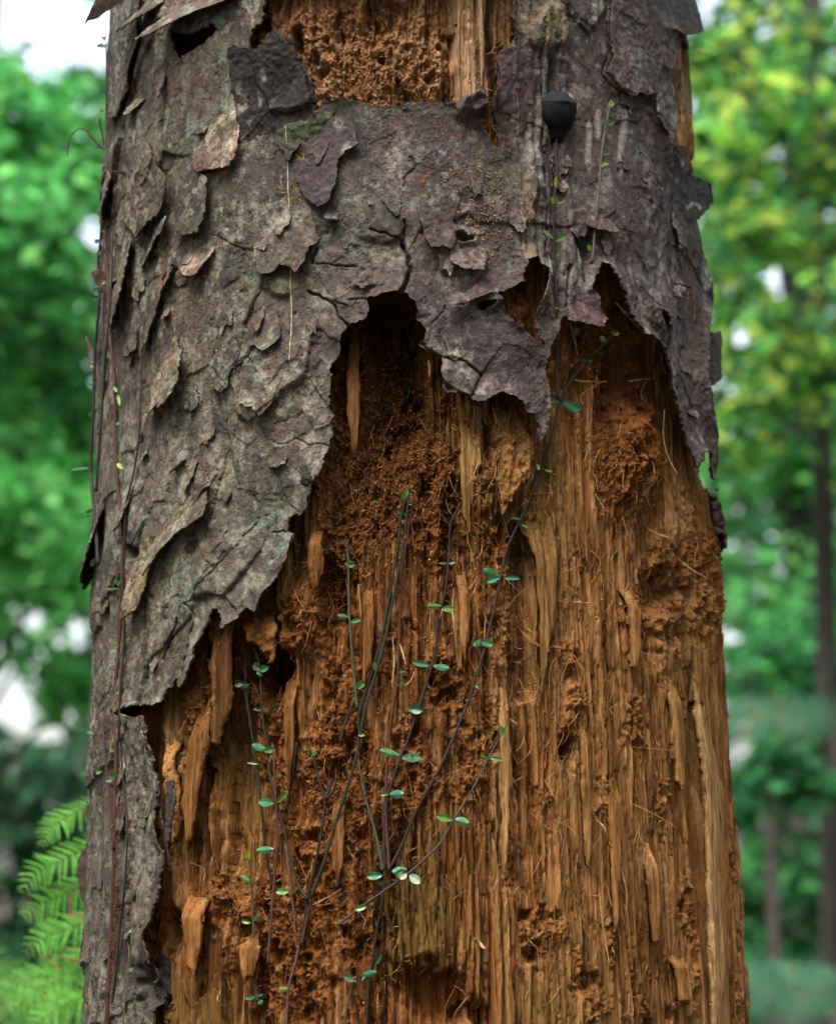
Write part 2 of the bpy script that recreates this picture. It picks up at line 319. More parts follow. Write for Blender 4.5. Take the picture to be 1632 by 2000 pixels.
def wood_h(p, fine=True):
    a, z, x, y = p.a, p.z, p.x, p.y
    dep = .0135*np.ones(a.shape, np.float32)
    dep += -.0085*ss(1350, 1420, x)*ss(900, 1000, y) - .008*ss(1290, 1325, x)*ss(760, 600, y) - .003*ss(1080, 1180, x)*ss(1050, 1300, y)
    dep += .002*ss(800, 400, x)
    for cx, cy, rx, ry, d in [(762,630,60,80,.026),(755,720,85,150,.012),(770,860,95,150,.009),(497,1290,40,62,.030),(1230,760,44,66,.013),(1240,690,48,40,.010),
              (1180,620,26,90,.010),(1120,720,30,60,.006),(430,1560,58,190,.010),(845,1950,70,60,.026),(925,1990,34,26,.02),(1132,1478,15,34,.014),(1256,612,30,34,.014),
              (1010,560,40,50,.008),(640,1150,34,60,.012),(300,1820,16,40,.012),(948,598,22,18,.012),(745,1800,16,180,.009),(1310,1150,22,40,.012),(1300,1260,12,40,.010),(1300,1180,12,26,.008),
              (890,1080,18,120,.010),(955,830,10,90,.010),(793,742,9,9,.012),(500,1500,22,160,.004),(880,1330,40,40,.003),(310,1600,10,90,.006),(335,1440,14,60,.002),
              (560,90,16,50,.010),(390,80,50,30,.02),(1130,845,14,100,.002),(868,290,18,20,.004),(690,60,40,30,.005),(650,440,10,10,.0),(740,25,30,30,.008)]:
        if d: dep += d*p.B(cx, cy, rx, ry, .45)
    for cx, cy, rx, ry, d in [(1255,880,48,110,.010),(930,880,34,110,.008),(1002,895,42,70,.010),(1015,610,34,50,.005),(370,1400,34,90,.006),(1133,1330,16,60,.004),(1395,1130,34,90,.004),
              (565,1200,46,60,.007),(1175,705,60,26,.008),(700,1880,60,120,.003),(860,130,28,60,.008),(600,1010,26,60,.006),(690,760,34,80,.006),(870,300,60,60,.004),(1330,1020,60,80,.004)]:
        dep -= d*p.B(cx, cy, rx, ry, .6)
    dep -= .009*p.X(402, 440, 1180, 1440, 8, 30) + .006*p.X(888, 960, -50, 210, 5, 20) - .011*p.X(1016, 1062, 1000, 1345, 5, 20) - .004*p.X(1010, 1040, 1300, 1560, 5, 20)
    dep += .011*p.L([(1376,1380),(1380,1600),(1388,1760),(1400,1900),(1412,2040)], 8) + .007*p.L([(1364,1150),(1362,1300),(1374,1400)], 6)
    dep += .008*p.L([(886,60),(884,120),(889,190)], 6)+.006*p.L([(1237,1010),(1236,1090),(1240,1190)], 3)+.006*p.L([(1214,1150),(1216,1310)], 3)
    dep += .006*p.L([(600,1680),(592,1760)], 6)+.006*p.L([(498,1600),(504,1520),(500,1450)], 5)+.007*p.L([(355,1880),(352,1960)], 5)+.006*p.L([(370,1560),(382,1490)], 5)
    rot = rotmask(p); q = 1-rot
    # broken fibre bundles: long cells with their own level and ragged ends
    zz_ = z+.012*vn(a*900, z*18, 21)+.02*vn(a*120, z*9, 22); aa = a+.0035*vn(a*35, z*7, 23)+.0012*vn(a*150, z*24, 24)
    flat = 1-.78*ss(1010, 1060, x)*ss(700, 860, y)
    h = -dep; calm = 1-.85*p.B(845, 1950, 74, 60)-.98*p.X(1380, 1420, 1330, 2100, 5, 30)-.7*p.X(885, 965, -80, 230)
    for sa, sz, amp, sd_ in ((62, 3.4, .0060, 30), (150, 7, .0036, 31), (380, 17, .0020, 33)):
        ci, cj, dx, dy, e = vor(aa*sa, zz_*sz, sd_)
        r = hsh(ci, cj, sd_+50)
        h += calm*(flat if sa < 300 else 1)*amp*((r-.5)*1.5*(q*.75+.25) - .7*(1-ss(0, .10, e))*q + .35*dx*(hsh(ci, cj, sd_+51)-.5))
    h += (.0035*fbm(aa*26, z*3.0, 2, 40) + .0022*q*flat*fbm(aa*130, z*5, 3, 41))
    if fine:
        h += q*(.0017*fbm(aa*470, z*12, 2, 42) + .0010*vn(aa*1100, z*36, 44))
        g = fbm(aa*230, zz_*9, 2, 45); h -= .0055*q*flat*ss(.26, .42, g)+.0032*q*ss(.34, .5, fbm(aa*420, zz_*16, 2, 145))
        r1 = 1-np.abs(fbm(aa*150, z*72, 3, 46)); r2 = fbm(a*360, z*240, 3, 47)
        h += rot*(.0056*(r1-.75)*2 + .0030*r2 + .0016*vn(a*900, z*800, 48))
        h -= rot*.009*ss(.28, .5, fbm(a*95, z*70, 2, 49))
    return h, rot
def wood_c(p, rot):
    a, z, x, y = p.a, p.z, p.x, p.y
    k = fbm(a*140, z*5, 4, 80); k2 = fbm(a*520, z*22, 2, 81)
    c = np.broadcast_to(W_MID, a.shape+(3,)).copy()
    def mixc(col, m): nonlocal c; c = c+(col-c)*np.clip(m, 0, 1)[:, None]
    mixc(W_TAN, ss(-.1, .5, k)*.8); mixc(W_RED, ss(.0, -.5, k)*.7)
    mixc(W_TAN, .55*ss(1040, 1120, x)*ss(700, 900, y)); mixc(W_RED, .42*ss(1000, 850, x)*ss(520, 700, y))
    mixc(W_LIGHT, ss(.1, .6, k2)*.45); mixc(W_DARK, ss(.1, .7, -k2)*.5)
    mixc(W_OLIVE, .6*ss(.1, .5, fbm(a*14, z*9, 3, 83)))
    mixc(W_RED, rot*.75*(.6+.4*ss(-.2, .4, fbm(a*200, z*160, 2, 84))))
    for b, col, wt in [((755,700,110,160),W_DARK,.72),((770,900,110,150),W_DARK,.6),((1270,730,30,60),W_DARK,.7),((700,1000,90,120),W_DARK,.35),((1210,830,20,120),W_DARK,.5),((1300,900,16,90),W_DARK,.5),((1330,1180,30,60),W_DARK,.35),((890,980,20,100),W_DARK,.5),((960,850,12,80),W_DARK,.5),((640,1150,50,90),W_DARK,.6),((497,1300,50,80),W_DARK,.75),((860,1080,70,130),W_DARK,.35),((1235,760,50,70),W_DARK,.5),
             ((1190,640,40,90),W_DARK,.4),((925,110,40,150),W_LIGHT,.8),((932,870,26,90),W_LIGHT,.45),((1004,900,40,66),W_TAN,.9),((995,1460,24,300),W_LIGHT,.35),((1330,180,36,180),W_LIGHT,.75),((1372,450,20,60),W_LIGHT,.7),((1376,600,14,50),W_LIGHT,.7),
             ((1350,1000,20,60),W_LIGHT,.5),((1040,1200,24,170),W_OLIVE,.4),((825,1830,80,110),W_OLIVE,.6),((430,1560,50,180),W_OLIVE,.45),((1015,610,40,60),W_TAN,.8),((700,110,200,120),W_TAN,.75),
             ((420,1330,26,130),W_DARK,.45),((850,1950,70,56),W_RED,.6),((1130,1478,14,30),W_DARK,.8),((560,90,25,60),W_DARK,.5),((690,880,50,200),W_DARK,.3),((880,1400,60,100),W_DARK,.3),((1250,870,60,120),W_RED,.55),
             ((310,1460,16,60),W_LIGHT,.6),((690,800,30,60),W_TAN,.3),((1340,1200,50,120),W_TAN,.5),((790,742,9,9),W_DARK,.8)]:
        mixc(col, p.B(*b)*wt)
    mixc(W_DARK, .75*ss(.22, .5, fbm(a*260, z*16, 3, 86))*(1-.35*ss(1000, 1100, x)))
    c = c*(1+np.array([-.08, .02, .35], np.float32)*ss(260, 200, y)[:, None])
    c *= (1+.16*vn(a*90, z*60, 88)+.10*hsh((a*1500).astype(np.int64), (z*260).astype(np.int64), 89)-.05)[:, None]
    return np.clip(c, .01, .85)

# ------------------------------------------------------------------ bark: height and colour
B_MAUVE, B_BROWN, B_TAN, B_PALE, B_DARK, B_GREEN, B_YEL = [np.array(c, np.float32) for c in
    ((.073,.056,.048), (.080,.056,.040), (.130,.107,.075), (.27,.25,.20), (.018,.015,.0135), (.072,.088,.052), (.20,.16,.07))]
LICH = [((690,287,11,16),'p',.7),((845,302,9,9),'w',.8),((882,723,22,20),'p',.8),((800,300,30,40),'p',.25),((660,240,20,12),'p',.6),((775,330,26,50),'p',.35),((1035,330,22,44),'p',.75),((1020,430,18,60),'y',.6),
    ((1165,360,12,50),'p',.7),((1102,330,10,36),'p',.75),((1170,510,10,30),'p',.6),((1224,560,26,40),'p',.45),((1300,700,22,60),'p',.6),((1250,625,20,20),'p',.5),((1285,560,18,40),'p',.3),((1355,855,12,16),'p',.8),((1325,765,14,34),'y',.6),
    ((447,920,14,30),'y',.6),((560,440,30,40),'p',.35),((920,530,30,10),'p',.6),((905,490,30,40),'p',.35),((880,570,16,12),'p',.6),((925,770,24,14),'p',.6),((905,705,10,10),'p',.5),((1075,60,26,60),'y',.7),((1020,40,26,60),'y',.5),
    ((470,230,26,60),'p',.5),((450,270,40,60),'p',.35),((523,190,10,30),'w',.6),((527,205,12,14),'w',.5),((410,100,60,30),'g',.5),((310,230,30,60),'g',.2),((430,260,20,30),'g',.3),((300,1370,20,14),'p',.6),((450,1060,12,20),'p',.5),((500,1120,30,20),'p',.4),
    ((430,1130,16,40),'p',.4),((350,760,40,60),'p',.3),((560,760,30,50),'p',.3),((480,620,30,40),'p',.35),((640,600,30,40),'p',.35),((660,580,20,20),'p',.4),((400,500,40,30),'p',.4),((420,900,60,120),'p',.25),((1060,560,14,40),'p',.3),((1135,600,10,40),'p',.2),
    ((1330,330,10,12),'w',.6),((1338,392,10,8),'w',.8),((1322,350,6,10),'w',.6),((750,490,60,40),'p',.3),((700,400,40,60),'p',.2),((890,1210,1,1),'p',.1),((1376,540,8,30),'w',.6),((537,335,8,10),'w',.8),((660,450,14,10),'w',.6),((320,1200,10,14),'w',.6),
    ((370,950,20,90),'p',.3),((280,920,30,200),'p',.2),((310,1150,16,100),'y',.25),((620,860,40,80),'p',.4),((600,1060,40,40),'p',.35),((275,1600,20,120),'p',.3),((1230,680,20,14),'p',.3)]
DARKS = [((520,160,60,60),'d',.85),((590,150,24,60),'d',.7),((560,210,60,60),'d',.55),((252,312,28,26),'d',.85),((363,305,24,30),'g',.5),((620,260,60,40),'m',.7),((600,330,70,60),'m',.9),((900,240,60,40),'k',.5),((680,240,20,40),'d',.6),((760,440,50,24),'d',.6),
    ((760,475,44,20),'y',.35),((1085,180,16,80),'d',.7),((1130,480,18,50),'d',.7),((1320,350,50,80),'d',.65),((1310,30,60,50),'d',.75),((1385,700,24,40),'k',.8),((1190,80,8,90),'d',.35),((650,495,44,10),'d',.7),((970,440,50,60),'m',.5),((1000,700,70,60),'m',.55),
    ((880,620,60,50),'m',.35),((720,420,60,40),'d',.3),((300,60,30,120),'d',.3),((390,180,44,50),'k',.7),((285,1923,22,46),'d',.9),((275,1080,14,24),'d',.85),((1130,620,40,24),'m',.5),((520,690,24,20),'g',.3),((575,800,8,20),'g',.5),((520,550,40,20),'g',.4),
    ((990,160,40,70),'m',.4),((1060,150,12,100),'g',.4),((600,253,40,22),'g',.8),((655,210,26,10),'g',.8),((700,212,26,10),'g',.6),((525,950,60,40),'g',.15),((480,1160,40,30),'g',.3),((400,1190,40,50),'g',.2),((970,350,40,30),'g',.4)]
KEY = dict(p=B_PALE, w=np.array((.42,.42,.40), np.float32), y=B_YEL, g=B_GREEN, d=B_DARK, m=np.array((.048,.033,.036), np.float32), k=np.array((.055,.030,.022), np.float32))
def bark_h(p, fine=True):
    a, z, x, y = p.a, p.z, p.x, p.y
    h = .0045*fbm(a*9, z*6, 3, 101)
    # scales lying over each other: flush at the top, standing proud at their lower edge
    aw = a+.0045*fbm(a*38, z*30, 3, 102)+.0007*fbm(a*300, z*260, 2, 104); zw = z+.0075*fbm(a*34, z*26, 3, 103)+.0009*fbm(a*280, z*250, 2, 105)
    left = ss(640, 420, x); amp = .35+.75*ss(-.1, .5, fbm(a*16, z*11, 2, 104))
    for sa, sz, am, sd_ in ((22, 13, .0026, 110), (52, 30, .0007, 111), (150, 95, .0003, 112)):
        ci, cj, dx, dy, e = vor(aw*sa, zw*sz, sd_)
        r = hsh(ci, cj, sd_+20); r2 = hsh(ci, cj, sd_+21)
        h += 1.1*am*amp*(ss(.30, -.55, dy+.45*(r2-.5)*dx)*(.4+1.1*r) + .35*left*ss(-.3, .5, dx) + .5*(r2-.5)) - am*.35*amp*(1-ss(0, .05, e))*(r > .72)
    h += .0012*left*fbm(a*160, z*12, 2, 120)*ss(330, 230, x)*2
    if fine:
        h += .0004*fbm(a*240, z*220, 3, 121)
        pm = ss(-.1, .3, fbm(a*22, z*18, 2, 124))
        ci, cj, dx, dy, e = vor(a*420, z*400, 122, .8); rr = hsh(ci, cj, 123)
        h += (pm*.0005+.0010*p.B(940, 440, 80, 90, .7))*(rr > .5)*(1-ss(.1, .35, np.hypot(dx, dy)))
        h -= .0009*(rr < .05)*(1-ss(.12, .3, np.hypot(dx, dy)))
        h -= .0010*ss(.40, .55, fbm(a*60, z*60, 4, 125))
    # painted relief
    for b, d in [((1075,60,30,60),.006),((1035,330,20,50),.003),((1022,430,14,60),.003),((898,477,22,24),.0035),((760,475,46,20),-.004),((650,480,40,26),-.003),((1130,480,14,60),-.006),((1085,200,12,90),-.004),
                 ((600,250,40,20),.0015),((516,780,40,60),.0025),((850,440,36,60),.002),((330,980,60,120),.002),((1230,400,60,120),.002),((1290,560,60,60),.0015),((710,563,16,14),.003),((545,555,30,26),.003),((960,680,60,40),.002)]:
        h += d*p.B(*b)
    h -= .008*p.B(898, 477, 9, 10, .4) + .006*p.B(275, 1082, 12, 20, .4) + .008*p.B(286, 1923, 15, 36, .35) + .006*p.B(1258, 290, 3, 3, .3) + .005*p.B(613, 506, 7, 7)
    h -= .003*(1-ss(.0, .0022, np.abs(a-(-.175)-.004*fbm(a*0, z*12, 2, 130))))*ss(500, 900, y)
    for x_ in (1000, 1030, 1048, 1060, 1092, 1103):
        h += .0015*p.L([(x_,-20),(x_+4,150),(x_+2,300),(x_+6,430),(x_+3,620)], 5, .7)
    for q, w_, d_ in CAZ:
        i = boxed(a, z, q[:, 0].min()-.004, q[:, 0].max()+.004, q[:, 1].min()-.004, q[:, 1].max()+.004)
        if len(i):
            dd = segdist(a[i]+.0009*vn(a[i]*300, z[i]*300, 131), z[i]+.0009*vn(a[i]*300, z[i]*300, 132), q, False)[0]
            h[i] -= d_*1.2*(1-ss(w_*.25, w_*1.0+.0002, dd))
    return h
def bark_c(p):
    a, z, x, y = p.a, p.z, p.x, p.y
    c = np.broadcast_to(B_MAUVE, a.shape+(3,)).copy()
    def mixc(col, m): nonlocal c; c = c+(col-c)*np.clip(m, 0, 1)[:, None]
    n1 = fbm(a*30, z*18, 4, 140); n2 = fbm(a*110, z*60, 4, 141); n3 = fbm(a*300, z*260, 3, 142)
    aw = a+.0045*fbm(a*38, z*30, 3, 102)+.0007*fbm(a*300, z*260, 2, 104); zw = z+.0075*fbm(a*34, z*26, 3, 103)+.0009*fbm(a*280, z*250, 2, 105)
    ci, cj, dx, dy, e = vor(aw*22, zw*13, 110)
    mixc(B_BROWN, ss(-.2, .4, n1)*.8+.35*ss(500, 300, x)); mixc(B_TAN, (.55*ss(620, 330, x)*ss(450, 800, y)+.12)*ss(-.35, .35, n2))
    mixc(B_PALE, .45*ss(.1, .55, n2+.35*n3)*(.4+.6*hsh(ci, cj, 145))*(.55+.45*ss(560, 380, x)))
    mixc(B_GREEN, .35*ss(.2, .5, fbm(a*45, z*40, 3, 146))); mixc(B_DARK, .5*ss(.15, .5, fbm(a*55, z*26, 4, 147)))
    c *= (.8+.4*hsh(ci, cj, 148))[:, None]
    lm = ss(.02, .10, fbm(a*190, z*150, 4, 160)+.6*fbm(a*34, z*20, 3, 161)-.30+.10*ss(640, 380, x)); mixc(np.array((.20,.195,.155), np.float32), lm*.75)
    lm = ss(.06, .12, fbm(a*240, z*200, 4, 162)+.6*fbm(a*30, z*30, 3, 163)-.42); mixc(np.array((.13,.19,.14), np.float32), lm*.7)
    lm = ss(.0, .12, fbm(a*120, z*90, 4, 164)+.5*fbm(a*20, z*16, 3, 165)-.28); mixc(np.array((.026,.021,.020), np.float32), lm*.7)
    mixc(np.array((.052,.034,.037), np.float32), .25*ss(560, 760, x))
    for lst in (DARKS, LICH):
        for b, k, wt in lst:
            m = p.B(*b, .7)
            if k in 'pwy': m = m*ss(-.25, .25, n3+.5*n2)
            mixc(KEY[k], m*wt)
    for s_ in ([(1150,240),(1152,310)],[(1166,210),(1168,265)],[(1215,220),(1214,260),(1208,300)],[(1100,180),(1104,215)],[(1118,180),(1116,225)],[(1163,0),(1161,28)],[(1178,0),(1176,28)],[(1284,480),(1286,512)]):
        mixc(KEY['p'], .85*p.L(s_, 5, .6))
    mixc(np.array((.26,.21,.12), np.float32), .7*p.L([(1006,160),(1007,320),(1010,420),(1016,520)], 1.6, .8))
    mixc(np.array((.20,.075,.035), np.float32), .5*p.L([(838,332),(826,348),(822,372),(824,395)], 3, .6)+.6*p.L([(402,345),(430,338),(462,335)], 3)+.5*p.L([(330,500),(326,540),(331,570)], 3))
    m = np.array([.20,.09,.05], np.float32)
    c *= (1+.20*n3+.14*vn(a*700, z*600, 149))[:, None]
    return np.clip(c*(np.array([.86,.83,.78], np.float32)+np.array([0, -.04, .05], np.float32)*ss(560, 900, x)[:, None])*np.array([1,1,1], np.float32), .010, .7)
def hole_sdf(a, z):
    f = np.full(a.shape, .05, np.float32)
    for q in HAZ:
        i = boxed(a, z, q[:, 0].min()-.03, q[:, 0].max()+.03, q[:, 1].min()-.03, q[:, 1].max()+.03)
        if len(i):
            d, ins = segdist(a[i], z[i], q); f[i] = np.minimum(f[i], np.where(ins, -d, d))
    return f

# ------------------------------------------------------------------ the tree object
TREE = empty('dead_tree', (float(Xz(-1.5)), 0, -1.5), 'broad dead tree trunk with purple brown flaking bark torn open over orange rotten wood', 'tree')
st = .00062
fa = np.arange(-.335, .335, st); ca = np.geomspace(.003, .02, 12).cumsum(); ca = ca[ca+.335 < math.pi*RREF-.006]+.335
acol = np.concatenate([-ca[::-1], fa, ca]); acol = np.append(acol, 2*math.pi*RREF+acol[0])
fz = np.arange(-.135, .625, st); lo = -.135-np.geomspace(.002, .2, 28).cumsum(); lo = lo[lo > -1.48]; hi = .625+np.geomspace(.002, .2, 28).cumsum(); hi = hi[hi < 2.4]
zrow = np.concatenate([[-1.56], lo[::-1], fz, hi])
A, Z = np.meshgrid(acol, zrow); nr, nc = A.shape
Af = A.ravel(); Zf = Z.ravel(); Ab = np.where(Af > math.pi*RREF, Af-2*math.pi*RREF, Af)
pt = Pt(Ab, Zf)
hw, rot = wood_h(pt)
flare = .10*np.exp(-(Zf+1.5)/.35)
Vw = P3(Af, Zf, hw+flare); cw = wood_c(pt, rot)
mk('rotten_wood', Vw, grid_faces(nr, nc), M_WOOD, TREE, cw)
HW = hw.reshape(nr, nc)
def wood_at(a, z):
    i = np.clip(np.searchsorted(zrow, z), 0, nr-1); j = np.clip(np.searchsorted(acol, a), 0, nc-1); return HW[i, j]
# bark sheet: same grid, kept where no hole is
f = hole_sdf(Ab.astype(np.float32), Zf.astype(np.float32))
f += .0016*fbm(Ab*210, Zf*170, 3, 200)+.0008*vn(Ab*650, Zf*500, 203)
hb = bark_h(pt)
lift = (.0012+.0035*ss(-.2, .5, fbm(Ab*25, Zf*25, 2, 205)))*np.exp(-np.maximum(f, 0)/.007)
lift += .006*np.exp(-np.maximum(f, 0)/.012)*ss(1140, 1180, pt.x)*ss(500, 560, pt.y)*ss(940, 900, pt.y)*ss(1400, 1360, pt.x)
lift += .005*np.exp(-np.maximum(f, 0)/.012)*pt.B(440, 1200, 120, 160)+.004*np.exp(-np.maximum(f, 0)/.01)*pt.B(960, 780, 90, 60)
lift += .006*np.exp(-np.maximum(f, 0)/.010)*pt.B(1010, 560, 50, 60) + .012*np.exp(-np.maximum(f, 0)/.016)*pt.B(925, 200, 34, 30)+.004*np.exp(-np.maximum(f, 0)/.01)*pt.B(740, 590, 100, 60)
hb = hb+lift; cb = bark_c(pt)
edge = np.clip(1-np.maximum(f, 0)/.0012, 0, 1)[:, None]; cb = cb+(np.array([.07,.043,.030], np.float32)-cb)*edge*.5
G = f.reshape(nr, nc)
def cut(fg, xg, yg, tol):
    """quads inside the outline, with the outer corners pulled onto it"""
    q = np.stack([fg[:-1, :-1], fg[:-1, 1:], fg[1:, 1:], fg[1:, :-1]], -1)
    keep = (q.max(-1) > 0) & (q.min(-1) > -tol)
    gy, gx = np.gradient(fg, yg, xg); g2 = gx*gx+gy*gy+1e-6
    m = fg < 0; mv = np.clip(-fg/g2, 0, tol*1.2)
    return keep, np.where(m, gx*mv, 0), np.where(m, gy*mv, 0)
keep, da, dz = cut(G, acol, zrow, st*1.6)
Fb = grid_faces(nr, nc, keep)
Vb = P3(Af+da.ravel(), Zf+dz.ravel(), hb+flare+.0005)
def compact(V, Fq, C):
    u, inv = np.unique(Fq, return_inverse=True); return V[u], inv.reshape(Fq.shape), C[u], u
def boundary(Fq):
    e = np.vstack([Fq[:, [0, 1]], Fq[:, [1, 2]], Fq[:, [2, 3]], Fq[:, [3, 0]]]).astype(np.int64)
    key = np.minimum(e[:, 0], e[:, 1])*10**8+np.maximum(e[:, 0], e[:, 1])
    _, idx, cnt = np.unique(key, return_index=True, return_counts=True)
    return e[idx[cnt == 1]]
Vb, Fb, cb2, u = compact(Vb, Fb, cb)
be = boundary(Fb)
Ax = np.stack([Xz(Vb[:, 2]), 0*Vb[:, 2], Vb[:, 2]], -1); nrm = Vb-Ax; nrm /= np.linalg.norm(nrm, axis=1)[:, None]+1e-9
bv, binv = np.unique(be, return_inverse=True); binv = binv.reshape(be.shape); n0 = len(Vb)
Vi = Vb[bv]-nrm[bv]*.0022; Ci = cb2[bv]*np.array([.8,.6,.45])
# a strip of underside behind the edge
ff = G.ravel()[u][bv]
rim = np.stack([be[:, 1], be[:, 0], n0+binv[:, 0], n0+binv[:, 1]], -1)
mk('bark', np.vstack([Vb, Vi]), np.vstack([Fb, rim]), M_BARK, TREE, np.vstack([cb2, Ci]))

